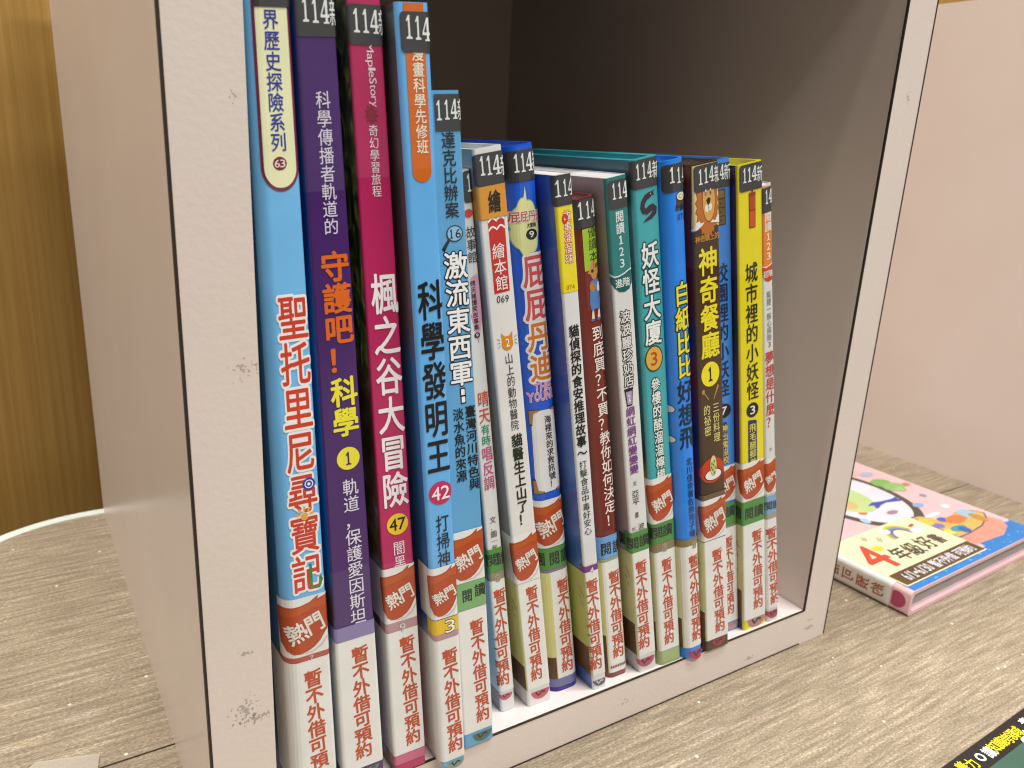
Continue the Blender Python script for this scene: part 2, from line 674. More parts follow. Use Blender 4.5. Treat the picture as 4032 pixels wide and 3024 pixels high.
class Book:
    def __init__(s, label, bl, br, tl, tr, y, zl, zr, depth, spine, left=None, r=0.0009, tc=0.0006, hollow=0.0, page_drop=0.0008, rr=None):
        s.bl, s.br, s.tl, s.tr, s.y, s.zl, s.zr = bl, br, tl, tr, y, zl, zr
        s.w, s.h, s.r, s.d = br - bl, (zl + zr) / 2 - TB, r, depth
        s.rr = r if rr is None else rr
        s.z0 = TB + 0.0002
        s.org = (bl, y, s.z0)
        s.root = tag(empty('book', s.org), label, 'book', 'books standing in the pink box')
        s.m_spine = ink(spine, 0.28, 0.35)
        s.m_left = left or s.m_spine
        s._cover(tc, hollow)
        s._pages(tc, hollow, page_drop)
        s.print = MB()
        s.pic = MB()
        s.tape_low, s.tape_high = .335 + .03 * random.random(), .80 + .04 * random.random()

    def pt(s, sx, sy, t):
        a = sx / s.w
        x = (s.bl + (s.br - s.bl) * a) * (1 - t) + (s.tl + (s.tr - s.tl) * a) * t
        z = s.z0 * (1 - t) + (s.zl + (s.zr - s.zl) * min(1, max(0, a))) * t
        return (x, s.y + sy, z)

    def surf(s, sx, sy_h, eps):
        """point of the cover skin: sx metres across the spine (under 0 runs round on to the front cover), sy_h metres up"""
        t, r, w = sy_h / s.h, s.r, s.w
        if sx < 0:
            p, q = -eps, r - sx
        elif sx < r:
            k = (r - sx) / r
            m = math.sqrt(max(0, 1 - k * k))
            p, q = r - (r + eps) * k, r - (r + eps) * m
        elif sx > w:
            p, q = w + eps, s.rr + (sx - w)
        elif sx > w - s.rr:
            r = s.rr
            k = (sx - (w - r)) / r
            m = math.sqrt(max(0, 1 - k * k))
            p, q = w - r + (r + eps) * k, r - (r + eps) * m
        else:
            p, q = sx, -eps
        return s.pt(p, q, t)

    def _cover(s, tc, hollow):
        b = MB()
        w, r, d = s.w, s.r, s.d
        na = 8
        outer = [(0, d)] + [(r - r * math.cos(.5 * PI * i / na), r - r * math.sin(.5 * PI * i / na)) for i in range(na + 1)]
        q = s.rr
        outer += [(w - q + q * math.sin(.5 * PI * i / na), q - q * math.cos(.5 * PI * i / na)) for i in range(na + 1)] + [(w, d)]
        ri = max(r - tc, tc * 0.5)
        ins = [(tc, d)] + [(tc + ri - ri * math.cos(.5 * PI * i / na), tc + ri - ri * math.sin(.5 * PI * i / na)) for i in range(na + 1)]
        qi = max(q - tc, tc * 0.5)
        ins += [(w - tc - qi + qi * math.sin(.5 * PI * i / na), tc + qi - qi * math.cos(.5 * PI * i / na)) for i in range(na + 1)] + [(w - tc, d)]
        n = len(outer)
        rows = [0, 1]
        V = []
        for t in rows:
            V += [s.pt(x, y, t) for x, y in outer]
            V += [s.pt(x, y, t) for x, y in ins]
        o0, i0, o1, i1 = 0, n, 2 * n, 3 * n
        left = [(o0 + 1, o0 + 0, o1 + 0, o1 + 1)]
        rest = [(o0 + k + 1, o0 + k, o1 + k, o1 + k + 1) for k in range(1, n - 1)]
        rest += [(i0 + k, i0 + k + 1, i1 + k + 1, i1 + k) for k in range(n - 1)]
        rest += [(o1 + k, o1 + k + 1, i1 + k + 1, i1 + k)[::-1] for k in range(n - 1)]
        rest += [(o0 + k, o0 + k + 1, i0 + k + 1, i0 + k) for k in range(n - 1)]
        rest += [(o0, i0, i1, o1), (o0 + n - 1, o1 + n - 1, i1 + n - 1, i0 + n - 1)]
        b.mat(s.m_spine)
        b.add(V, rest, s.m_spine)
        i = b.mat(s.m_left)
        for f in left:
            b.f.append(f)
            b.mi.append(i)
        s.cover = b.build('cover', s.root, s.org, smooth=True)

    def _pages(s, tc, hollow, drop):
        b = MB()
        w, d = s.w, s.d
        e = 0.0002
        x0, x1, y0, y1 = tc + e, w - tc - e, max(tc + e, hollow, s.r), d - 0.003
        t0, t1 = min(0.01, drop / s.h), 1 - drop / s.h
        lo = [(x0, y0), (x1, y0), (x1, y1), (x0, y1)]
        V = [s.pt(x, y, t) for t in (t0, t1) for x, y in lo]
        b.add(V, [(0, 3, 2, 1), (4, 5, 6, 7), (0, 1, 5, 4), (1, 2, 6, 5), (2, 3, 7, 6), (3, 0, 4, 7)], paper())
        b.build('pages', s.root, s.org)

    # --- where a measured spot lies on the spine: metres across, metres up
    def at(s, p):
        q = on_front(p[0], p[1], s.y)
        a = t = 0.5
        for _ in range(12):
            t = (q.z - s.z0) / (s.zl + (s.zr - s.zl) * a - s.z0)
            x0 = s.bl * (1 - t) + s.tl * t
            x1 = s.br * (1 - t) + s.tr * t
            a = (q.x - x0) / (x1 - x0)
        return a * s.w, t * s.h

    def up(s, *ps):
        return sum(s.at(p)[1] for p in ps) / len(ps)

    # --- laying flat shapes on the skin
    def put(s, mb, verts, faces, m, eps):
        xs = [v[0] for v in verts]
        if not xs:
            return
        lo, hi = min(xs), max(xs)
        r, w = s.r, s.w
        cuts = [0.0, w]
        for k in range(1, 7):
            c = r * (1 - math.cos(.5 * PI * k / 6))
            cuts += [c, w - c * s.rr / r]
        if not any(lo + 1e-5 < c < hi - 1e-5 for c in cuts):
            F = []
            for f in faces:
                a2 = sum(verts[f[i - 1]][0] * verts[f[i]][1] - verts[f[i]][0] * verts[f[i - 1]][1] for i in range(len(f)))
                if len(set(f)) >= 3:
                    F.append(tuple(f) if a2 > 0 else tuple(f)[::-1])
            mb.add([s.surf(x, y, eps) for x, y in verts], F, m)
            return
        bm = bmesh.new()
        vv = [bm.verts.new((x, y, 0)) for x, y in verts]
        for f in faces:
            if len(set(f)) >= 3:
                try:
                    bm.faces.new([vv[i] for i in f])
                except ValueError:
                    pass
        for c in cuts:
            if lo + 1e-5 < c < hi - 1e-5:
                bmesh.ops.bisect_plane(bm, geom=bm.verts[:] + bm.edges[:] + bm.faces[:], dist=1e-7, plane_co=(c, 0, 0), plane_no=(1, 0, 0))
        bm.verts.index_update()
        V = [s.surf(v.co.x, v.co.y, eps) for v in bm.verts]
        F = []
        for f in bm.faces:
            f.normal_update()
            ix = [v.index for v in f.verts]
            F.append(ix if f.normal.z > 0 else ix[::-1])
        mb.add(V, F, m)
        bm.free()

    def poly(s, mb, loops, m, eps):
        if not isinstance(loops[0], list):
            loops = [loops]
        v, f = tess(loops)
        s.put(mb, v, f, m, eps)

    def char(s, mb, ch, cx, cy, wd, ht, m, eps, bold=0.0, rot=0.0):
        """one letter in a box centred at cx, cy; wide or narrow letters keep the em box of the script"""
        if ch in ' \u3000':
            return
        pts, fs = letter_box(ch)
        c, n = math.cos(rot), math.sin(rot)
        for k, (dx, dy) in enumerate(weight(bold)):
            P = []
            for x, y in pts:
                x, y = (x + dx) * wd, (y + dy) * ht
                P.append((cx + x * c - y * n, cy + x * n + y * c))
            s.put(mb, P, fs, m, eps + k * 2.5e-6)

    def column(s, text, top, bot, wpx, h, bold=0.02, outline=None, obold=0.07, mb=None, eps=0.00016, tall=1.0):
        """a column of letters from top to bottom (measured spots), wpx = letter width there"""
        own = mb is None
        mb = MB() if own else mb
        x0, y0 = s.at(top)
        x1, y1 = s.at(bot)
        um, vm = (top[0] + bot[0]) / 2, (top[1] + bot[1]) / 2
        wd = abs(s.at((um + wpx / 2, vm))[0] - s.at((um - wpx / 2, vm))[0]) * 1.08
        n = len(text)
        cell = (y0 - y1) / n
        for i, ch in enumerate(text):
            k = (i + .5) / n
            cx, cy = x0 + (x1 - x0) * k, y0 + (y1 - y0) * k
            if ch in '！？!?' or ch.isdigit():
                ww, hh = wd * (1.0 if not ch.isascii() else 0.5), cell * (1.0 if not ch.isascii() else 0.72)
            else:
                ww, hh = wd, cell * 1.0 * tall
            if outline:
                s.char(mb, ch, cx, cy, ww, hh, ink(outline), eps - 0.00006, obold)
            s.char(mb, ch, cx, cy, ww, hh, ink(h), eps, bold)
        if own:
            mb.build('title' if bold >= .03 else 'lettering', s.cover, s.org)

    def line(s, text, a, b, hpx, h, bold=0.02, outline=None, obold=0.08, mb=None, eps=0.00016):
        """a row of letters from a to b (left and right ends of its middle line)"""
        own = mb is None
        mb = MB() if own else mb
        xa, ya = s.at(a)
        xb, yb = s.at(b)
        um, vm = (a[0] + b[0]) / 2, (a[1] + b[1]) / 2
        ht = abs(s.at((um, vm - hpx / 2))[1] - s.at((um, vm + hpx / 2))[1])
        n = len(text)
        step = (xb - xa) / n
        rot = math.atan2(yb - ya, xb - xa)
        for i, ch in enumerate(text):
            k = (i + .5) / n
            cx, cy = xa + (xb - xa) * k, ya + (yb - ya) * k
            ww = step * (0.82 if ch.isascii() else 1.05)
            hh = ht * (1.0 if ch.isascii() else 1.1)
            if ch == '1' and ch.isascii():
                ww *= 0.5
            if outline:
                s.char(mb, ch, cx, cy, ww, hh, ink(outline), eps - 0.00006, obold, rot)
            s.char(mb, ch, cx, cy, ww, hh, ink(h), eps, bold, rot)
        if own:
            mb.build('lettering', s.cover, s.org)

    def disc(s, c, rpx, h, text=None, th='#ffffff', mb=None, eps=0.00014, ring=None, squash=1.0):
        own = mb is None
        mb = MB() if own else mb
        cx, cy = s.at(c)
        ry = abs(s.at((c[0], c[1] - rpx))[1] - cy)
        rx = abs(s.at((c[0] + rpx * squash, c[1]))[0] - cx)
        if ring:
            s.poly(mb, ellipse(cx, cy, rx * 1.12, ry * 1.12), ink(ring), eps - 0.00003)
        s.poly(mb, ellipse(cx, cy, rx, ry), ink(h), eps)
        if text:
            n = len(text)
            for i, ch in enumerate(text):
                ww = rx * (0.72 if n > 1 else 0.8) * (0.62 if ch == '1' else 1)
                s.char(mb, ch, cx + (i - (n - 1) / 2) * rx * 0.80, cy, ww, ry * 1.12, ink(th), eps + 0.00004, 0.025)
        if own:
            mb.build('number_disc' if text else 'printed_disc', s.cover, s.org)
        return cx, cy, rx, ry

    def shape(s, pts, h, mb=None, eps=0.00013):
        """a printed shape whose corners were measured one by one"""
        s.poly(mb or s.pic, [s.at(p) for p in pts], ink(h), eps)

    # --- things stuck on the book
    def year_sticker(s, x0, top, bottom, d1, d2, d4, new, cap, x1=None, lr='1001'):
        """dark sticker: d1, d2, d4 = left foot of each digit, cap = digit height"""
        b = MB()
        h1, h0 = s.up(*top), s.up(*bottom)
        xl = s.at(x0)[0]
        xr = s.w + 0.006 if x1 is None else x1
        s.poly(b, rrect(xl, xr, h0, h1, 0.0012, lr), ink(GREY, 0.38), 0.00022)
        for spot, shp in ((d1, ONE), (d2, ONE), (d4, FOUR)):
            if spot is None:
                continue
            (xa, ya), (xb, _) = s.at(spot[0]), s.at(spot[1])
            wd = xb - xa
            v, f = tess(shp)
            s.put(b, [(xa + x * wd, ya + y * cap) for x, y in v], f, ink('#e2e8e4', 0.5), 0.00030)
        if new:
            xa, ya = s.at(new)
            s.char(b, '新', xa + cap * 0.31, ya + cap * 0.5, cap * 0.66, cap * 1.16, ink('#e2e8e4', 0.5), 0.00030, 0.012)
        return b.build('year_sticker', s.root, s.org)

    def flame_sticker(s, top, bot, wrap=0.25, tilt=0.36, big=1.0, xr=None):
        b = MB()
        h1, h0 = s.up(*top), s.up(*bot)
        hh, w = h1 - h0, s.w
        xr = w + 0.0005 if xr is None else xr
        s.poly(b, rrect(-wrap * w, xr, h0, h1, 0.0006, '1001'), m_white, 0.00024)
        E = [(-.10, .74), (-.08, .83), (.02, .87), (.2, .865), (.4, .87), (.6, .90), (.74, .96), (.82, .985), (.78, .92), (.92, .95), (1.0, .975), (1.0, .90),
             (1.0, .42), (.93, .33), (.8, .2), (.66, .12), (.5, .07), (.34, .05), (.18, .06), (.06, .12), (0, .24), (-.05, .45)]
        s.poly(b, [(x * w if x < 1 else xr - 0.0002, h0 + y * hh) for x, y in E], ink('#b4471d', 0.36), 0.00030)
        E2 = [(-.02, .70), (.0, .84), (.4, .85), (.62, .885), (.76, .94), (.74, .88), (.92, .92), (.97, .93), (.97, .78), (.7, .80), (.4, .74)]
        s.poly(b, [(x * w, h0 + y * hh) for x, y in E2], ink('#bb561f', 0.36), 0.00034)
        # white swooshes under the flame
        sw = [(.30, .035), (.6, .055), (.82, .14), (.97, .27), (.97, .22), (.84, .10), (.62, .03)]
        s.poly(b, [(x * w, h0 + y * hh) for x, y in sw], ink('#c9c6bf', 0.4), 0.00028)
        sz = min(0.47 * w, 0.34 * hh) * big
        c, n = math.cos(tilt), math.sin(tilt)
        for k, ch in enumerate('熱門'):
            cx = w * .28 + k * sz * 0.92 * c
            cy = h0 + hh * .42 + k * sz * 0.92 * n
            s.char(b, ch, cx, cy, sz * .98, sz * 1.12, ink('#e6e3da', 0.45), 0.00040, 0.045, tilt * 0.9)
        return b.build('popular_sticker', s.root, s.org)

    def reading_label(s, top, bot, h, chars, hpx, wrap=0.3):
        """coloured strip with handwritten-looking black letters; chars: (letter, spot)"""
        b = MB()
        h1, h0 = s.up(*top), s.up(*bot)
        s.poly(b, rrect(-wrap * s.w, s.w + 0.004, h0, h1, 0.0004, '0000'), ink(h, 0.36), 0.00026)
        for ch, p, wpx in chars:
            x, y = s.at(p)
            wd = abs(s.at((p[0] + wpx / 2, p[1]))[0] - s.at((p[0] - wpx / 2, p[1]))[0])
            s.char(b, ch, x, y, wd * 1.12, (h1 - h0) * hpx, ink('#1d2620', 0.5), 0.00032, 0.03)
        return b.build('reading_label', s.root, s.org)

    def strip(s, top, bot, h, num=None, wrap=0.3, name='number_strip', outline='#ffffff', col='#d8d8d8', rough=0.3):
        b = MB()
        h1, h0 = s.up(*top), s.up(*bot)
        s.poly(b, rrect(-wrap * s.w, s.w + 0.003, h0, h1, 0.0004, '0000'), ink(h, rough), 0.00025)
        if num:
            x, y = s.at(num[1])
            sz = (h1 - h0) * 0.8
            s.char(b, num[0], x, y, sz * .8, sz * 1.08, ink(outline), 0.00030, 0.07)
            s.char(b, num[0], x, y, sz * .8, sz * 1.08, ink(col), 0.00036, 0.0)
        return b.build(name, s.root, s.org)

    def loan_label(s, top, bottom, t_top, t_bot, wpx, yellow=None, brown=None, wrap=0.012, edge=0.0):
        b = MB()
        h1, h0 = s.up(*top), s.up(*bottom)
        x0 = edge if yellow else -wrap
        s.poly(b, rrect(x0, s.w + 0.003, h0, h1, 0.0008, '0110'), ink(WHITE, 0.46), 0.00020)
        if yellow:
            hb = h0 + (h1 - h0) * (brown or 0.0)
            if brown:
                s.poly(b, rrect(-wrap, edge - 0.0004, h0, hb, 0.0004, '0000'), ink('#5c3a1c', 0.42), 0.00020)
                s.poly(b, rrect(edge - 0.0004, edge, h0, hb, 0.0001, '0000'), ink(yellow, 0.42), 0.00020)
            s.poly(b, rrect(-wrap, edge, hb, h1, 0.0004, '0000'), ink(yellow, 0.42), 0.00020)
            for k, (u, v, l) in enumerate(((-0.0035, .84, .0016), (-0.0026, .80, .0018), (-0.0040, .76, .0012), (-.003, .70, .0012))):
                y = h0 + (h1 - h0) * v
                s.poly(b, brush([(u, y), (u + l * .5, y - l * .35), (u + l, y - l)], 0.0004), ink('#a2502c', 0.45), 0.00026)
        text = '暫不外借可預約'
        x0, y0 = s.at(t_top)
        x1, y1 = s.at(t_bot)
        um, vm = (t_top[0] + t_bot[0]) / 2, (t_top[1] + t_bot[1]) / 2
        wd = abs(s.at((um + wpx / 2, vm))[0] - s.at((um - wpx / 2, vm))[0]) * 1.12
        cell = (y0 - y1) / 7
        for i, ch in enumerate(text):
            k = (i + .5) / 7
            y = y0 + (y1 - y0) * k
            if y - cell * .5 < 0.002:
                continue
            s.char(b, ch, x0 + (x1 - x0) * k, y, wd, cell * 1.02, ink('#bf4a20', 0.5), 0.00028, 0.048, 0.06)
        return b.build('loan_label', s.root, s.org)

    def foot(s, dot, c, rpx, film=None, mark='#33303a'):
        """half-hidden round class sticker under the label, with film over it"""
        b = MB()
        x, y = s.at(c)
        rx = abs(s.at((c[0] + rpx, c[1]))[0] - x)
        lp = ellipse(x, y + rx * .25, rx, rx * .95, 20, PI, 2 * PI) + [(x + rx, y + rx * .25)]
        s.poly(b, lp, ink(dot, 0.35), 0.00012)
        s.poly(b, brush([(x - rx * .5, y + .15 * rx), (x - rx * .25, y - rx * .3), (x + rx * .15, y + .05 * rx), (x + rx * .5, y - .05 * rx)], rx * .22), ink(mark, 0.4), 0.00016)
        return b.build('class_sticker', s.root, s.org)

    def tape(s, lo, hi):
        b = MB()
        x0 = -.45 * s.w if s.r < .003 else s.r
        s.poly(b, rrect(x0, s.w - s.rr, lo, hi, .0003, '0000'), film(), 0.00046)
        return b.build('clear_tape', s.root, s.org)

    def flush(s, a='printed_panel', b='illustration'):
        if s.print.f:
            s.print.build(a, s.cover, s.org)
            s.print = MB()
        if s.pic.f:
            s.pic.build(b, s.cover, s.org)
            s.pic = MB()

    def done(s):
        s.tape(0.0006, s.h * s.tape_low)
        s.tape(s.h * s.tape_high, s.h - 0.0004)
        s.flush()


CAP = 0.0058

# ---- 1 light blue, maroon-edged cream panel
B = Book('light blue book with a maroon-edged cream panel numbered 63', 0.0058, 0.0205, 0.0006, 0.0113, 0.000, 0.2705, 0.2715, 0.19, '#73bcf1',
         art('sea_blue_cover', [(0.0, '#3a6a98'), (0.06, '#4a88c0'), (0.30, '#2f6fae')]), r=0.0044, rr=0.0010)
B.m_spine.node_tree.nodes['Principled BSDF'].inputs['Roughness'].default_value = 0.5
B.m_spine.node_tree.nodes['Principled BSDF'].inputs['Coat Weight'].default_value = 0.0
b = MB()
hb = B.up(A0(355, 95), A0(945, 130))
B.poly(b, rrect(0.0026, B.w + .004, hb, B.h - 0.0005, 0.001, '0000'), ink(GREY, 0.38), 0.00030)
b.build('year_sticker', B.root, B.org)
hb2 = B.up(V1(430, 1565))
wq = B.w
xl = B.at(A0(360, 95))[0] + .0003
B.poly(B.print, rrect(xl, wq - .0002, hb2, hb + .004, (wq - xl) * .49, '1100', 10), ink('#7a2b48'), 0.00010)
B.poly(B.print, rrect(xl + .0009, wq - .0011, hb2 + .0010, hb + .004, (wq - xl) * .40, '1100', 10), ink('#eef0c4'), 0.00014)
B.flush()
B.column('界歷史探險系列', V1(333, 70), V1(413, 1240), 60, '#2c3a9c', 0.03, eps=.0002)
B.disc(V1(418, 1335), 27, '#7a2036', '63', '#f3e6da', eps=.0002)
B.column('聖托里尼尋寶記', (1148, 1156), (1213, 2330), 113, '#cf3f2c', 0.028, '#f4f2f0', 0.095)
cx, cy, rx, ry = B.disc(V3(550, 1045), 25, '#2c3ea8', eps=.00022)
B.poly(B.print, [ellipse(cx, cy, rx * .68, ry * .68), ellipse(cx, cy, rx * .52, ry * .52)], ink('#f0f2f5'), .00026)
B.poly(B.print, ellipse(cx, cy, rx * .25, ry * .25), ink('#f0f2f5'), .00026)
B.flush('printed_spiral')
cx, cy, rx, ry = B.disc(V3(515, 1312), 15, '#e3b04a', eps=.00022)
for k in range(5):
    a = 0.3 + k * .62
    B.poly(B.print, brush([(cx + rx * 1.5 * math.cos(a), cy + ry * 1.5 * math.sin(a)), (cx + rx * 2.6 * math.cos(a), cy + ry * 2.6 * math.sin(a))], rx * .5), ink('#e3b04a'), .00022)
B.flush('printed_sun')
x, y = B.at(V4(440, 235))
B.poly(B.print, brush([(x - .0006, y + .005), (x - .0006, y - .003), (x + .002, y - .0035), (x + .003, y - .001), (x + .0024, y + .0003)], .0009), ink('#2f8a4a'), .00024)
B.flush('printed_hook')
B.flame_sticker((V4(285, 400), V4(525, 343)), (V4(310, 838), V4(550, 768)), 0.1)
B.strip((V4(310, 838), V4(550, 768)), (V4(315, 875), V4(555, 805)), '#b4544a', ('7', V4(430, 830)), outline='#9c8c8c')
B.loan_label((V4(315, 878), V4(555, 808)), (V4(330, 1830), V4(570, 1745)), V4(437, 920), V4(503, 1774), 66)
B.done()

# ---- 2 purple
B = Book('purple book with orange and yellow title lettering and a yellow disc numbered 1', 0.0228, 0.0372, 0.0124, 0.0226, -0.001, 0.2712, 0.2722, 0.19, '#452069',
         art('deep_blue_cover', [(0.0, '#1c1722'), (0.035, '#5a2420'), (0.075, '#4a1c1c'), (0.085, '#1f78bf'), (0.16, '#2585d0'), (0.19, '#0d469e'), (0.29, '#0a2f86')], amount=.01))
B.year_sticker(A0(1105, 300), (A0(1110, -60), A0(1730, -20)), (A0(1140, 560), A0(1750, 635)), (A0(1205, 355), A0(1315, 365)), (A0(1365, 375), A0(1475, 385)), (A0(1505, 388), A0(1650, 400)), A0(1655, 410), CAP)
B.column('科學傳播者軌道的', V1(765, 737), V2(842, 468), 56, '#ddd6ea', 0.008)
B.column('守護吧！', V2(860, 592), V2(925, 1605), 108, '#df6a22', 0.055)
B.column('科學', V3(832, 168), V3(860, 662), 100, '#efe63c', 0.05)
B.disc(V3(873, 838), 45, '#f0e545', '1', '#47246d')
B.column('軌道，保護愛因斯坦吧', V3(885, 1000), V4(790, 692), 60, '#e4dff0', 0.008)
B.strip((V4(650, 612), V4(905, 535)), (V4(655, 716), V4(912, 640)), '#8a7fb0', name='clear_tape', wrap=0.5)
B.loan_label((V4(655, 718), V4(912, 642)), (L2(100, 1659), L2(460, 1490)), V4(790, 742), V4(822, 1580), 63)
B.foot('#63806b', L2(270, 1640), 28)
B.done()

# ---- 3 magenta
B = Book('magenta book with white title lettering and a yellow disc numbered 47', 0.0417, 0.0538, 0.0262, 0.0357, -0.0003, 0.2730, 0.2736, 0.19, '#b8205f', leafy('jungle_cover'))
B.year_sticker(A1(75, 300), (A1(65, 50), A1(615, 88)), (A1(110, 705), A1(660, 765)), (A1(170, 528), A1(280, 530)), (A1(325, 538), A1(428, 542)), (A1(450, 550), A1(590, 557)), A1(590, 570), CAP)
# name written down the spine, letters turned on their side
x0, y0 = B.at(V1(1120, 345))
x1, y1 = B.at(V1(1170, 880))
word = 'MapleStory'
adv = [.92, .60, .62, .28, .60, .58, .40, .62, .42, .58]
tot = sum(adv)
hw = abs(B.at(V1(1185, 700))[0] - B.at(V1(1110, 700))[0])
pos = 0
for ch, a_ in zip(word, adv):
    k0 = pos / tot
    pos += a_
    vs, fs = glyph(ch, 0.012)
    gx0 = min(v[0] for v in vs)
    gx1 = max(v[0] for v in vs)
    L = (y0 - y1)
    sc_ = L * (a_ / tot) * .9 / (gx1 - gx0)
    P = []
    for gx, gy in vs:
        yy = y0 - L * k0 - (gx - gx0) * sc_
        xx = x0 + (x1 - x0) * (k0) + gy * hw * 1.12
        P.append((xx, yy))
    B.put(B.print, P, fs, ink('#f0dfe8'), .00016)
cx, cy = B.at(V1(1167, 935))
S = .0024
leaf = []
for i in range(22):
    a = .5 * PI + 2 * PI * i / 22
    rr = S * (1.15 if i % 2 == 0 else .55) * (1.0 if i not in (10, 12) else .75)
    leaf.append((cx + rr * math.cos(a), cy + rr * 1.15 * math.sin(a)))
B.poly(B.pic, leaf, ink('#86222f'), .00016)
B.column('奇幻學習旅程', V1(1178, 1015), V1(1213, 1610), 36, '#f2e2ea', 0.005)
B.column('楓之谷大冒險', V2(1262, 770), V3(1265, 1238), 100, '#f4eef2', 0.035)
B.disc(V3(1275, 1375), 42, '#eec92c', '47', '#17130f')
B.column('闇黑', V3(1283, 1508), V4(1095, 172), 46, '#f2e6ee', 0.006)
B.flame_sticker((V4(975, 182), V4(1195, 112)), (V4(1003, 592), V4(1218, 512)), 0.8)
B.strip((V4(1003, 590), V4(1218, 512)), (V4(1008, 655), V4(1225, 580)), '#b58f97', ('9', V4(1108, 602)), outline='#8d7480')
B.loan_label((V4(1008, 658), V4(1225, 582)), (L2(665, 1475), L2(1115, 1285)), V4(1140, 668), V4(1192, 1474), 56)
B.strip((L2(665, 1478), L2(1118, 1288)), (L2(665, 1630), L2(1125, 1425)), '#c9668c', name='clear_tape', wrap=0.2)
B.foot('#6e8a76', L2(930, 1420), 30)
B.done()

# ---- 4 sky blue with orange panel
B = Book('sky blue book with an orange top panel and a magenta disc numbered 42', 0.0578, 0.0673, 0.0376, 0.0473, -0.0057, 0.2714, 0.2723, 0.19, '#66b4f2',
         art('blue_cover_with_reflection', [(0.0, '#d8d8c8'), (0.05, '#c9cfd0'), (0.06, '#2a70b4'), (0.15, '#3a7ab8'), (0.165, '#6e5f66'), (0.225, '#57535a'), (0.25, '#3f4a48')], amount=.006), r=0.0014)  # upper grey-purple stops paint in the neighbouring book's reflection
xa = B.at(A1(977, 100))[0]
xb = B.at(A1(1312, 120))[0]
hb = B.up(V1(1588, 1488))
B.poly(B.print, rrect(xa, xb, hb, B.h - .0002, (xb - xa) * .499, '1100', 10), ink('#d2691d'), .00012)
B.year_sticker(A1(938, 500), (A1(950, 168), A1(1410, 210)), (A1(980, 840), A1(1445, 885)), (A1(1030, 635), A1(1138, 640)), (A1(1180, 650), A1(1280, 655)), (A1(1300, 672), A1(1425, 682)), None, CAP)
B.column('漫畫科學先修班', V1(1537, 372), V1(1585, 1258), 44, '#f6ead8', 0.022, eps=.0002)
B.column('科學發明王', V2(1640, 828), V3(1617, 965), 92, '#15161a', 0.035)
B.disc(V3(1627, 1120), 46, '#c42a63', '42', '#f5f2f2')
B.column('打掃神', V3(1638, 1295), V4(1424, 160), 50, '#1b2530', 0.01)
B.flame_sticker((V4(1320, 165), V4(1520, 130)), (V4(1350, 562), V4(1543, 492)), 0.8)
B.strip((V4(1352, 570), V4(1545, 495)), (V4(1355, 665), V4(1550, 615)), '#e2bd1c', ('3', V4(1462, 592)), outline='#1a1a1a', col='#f2f2ee')
B.strip((V4(1355, 666), V4(1550, 616)), (V4(1356, 716), V4(1555, 645)), '#b98e92', name='clear_tape')
B.loan_label((V4(1356, 718), V4(1556, 648)), (L2(1430, 1580), L2(1805, 1415)), V4(1460, 762), V4(1507, 1530), 56, wrap=0.02)
B.foot('#7d9a86', L2(1640, 1555), 34)
B.done()

# ---- 5 mid blue
B = Book('mid-blue book with white outlined title and a magnifying glass numbered 16', 0.0695, 0.0821, 0.0490, 0.0596, -0.0012, 0.2506, 0.2515, 0.17, '#5da6d6')
B.year_sticker(T1(36, 500), (T1(35, 245), T1(385, 238)), (T1(60, 750), T1(405, 738)), (T1(62, 603), T1(138, 603)), (T1(172, 592), T1(242, 592)), (T1(258, 583), T1(350, 583)), T1(352, 590), CAP * .93, lr='0000')
B.column('達克比辦案', V1(1788, 1070), V2(1828, 332), 52, '#16212c', 0.022)
cx, cy, rx, ry = B.disc(V2(1845, 455), 33, '#20303c')
B.poly(B.print, ellipse(cx, cy, rx * .86, ry * .86), ink('#8fc3e2'), .00018)
for i, ch in enumerate('16'):
    B.char(B.print, ch, cx + (i - .5) * rx * .8, cy, rx * (.62 if i else .42), ry * 1.1, ink('#141c22'), .00022, .01)
xh, yh = B.at(V2(1752, 595))
B.poly(B.print, brush([(cx - rx * .7, cy - ry * .7), (xh, yh)], .0009, .0014), ink('#1c2228'), .00015)
B.flush('printed_magnifying_glass')
B.column('激流東西軍', V2(1848, 598), V3(1802, 248), 88, '#f1f2f2', 0.04, '#12161a', 0.075)
for q in (V3(1808, 297), V3(1813, 358)):
    x, y = B.at(q)
    B.poly(B.print, rrect(x - .0011, x + .0011, y - .0014, y + .0014, .0002), ink('#12161a'), .00012)
    B.poly(B.print, rrect(x - .0007, x + .0007, y - .0010, y + .0010, .0002), ink('#f1f2f2'), .00016)
B.flush('printed_colon')
B.column('臺灣河川特色與', V3(1866, 402), V3(1906, 1092), 41, '#14181c', 0.03)
B.column('淡水魚的來源', V3(1768, 428), V3(1802, 1032), 41, '#14181c', 0.03)
B.flame_sticker((V7(110, 780), V7(335, 692)), (V7(135, 1222), V7(357, 1140)), 0.02)
B.reading_label((V7(135, 1225), V7(357, 1142)), (V7(145, 1452), V7(370, 1378)), '#79ae70', (('閱', V7(195, 1312), 40), ('讀', V7(305, 1258), 40)), .50, wrap=.05)
B.loan_label((V7(148, 1455), V7(372, 1382)), (L3(380, 1512), L3(800, 1362)), V4(1660, 543), V4(1712, 1303), 50, wrap=.002)
B.foot('#4d6f5e', L3(620, 1510), 38)
B.done()

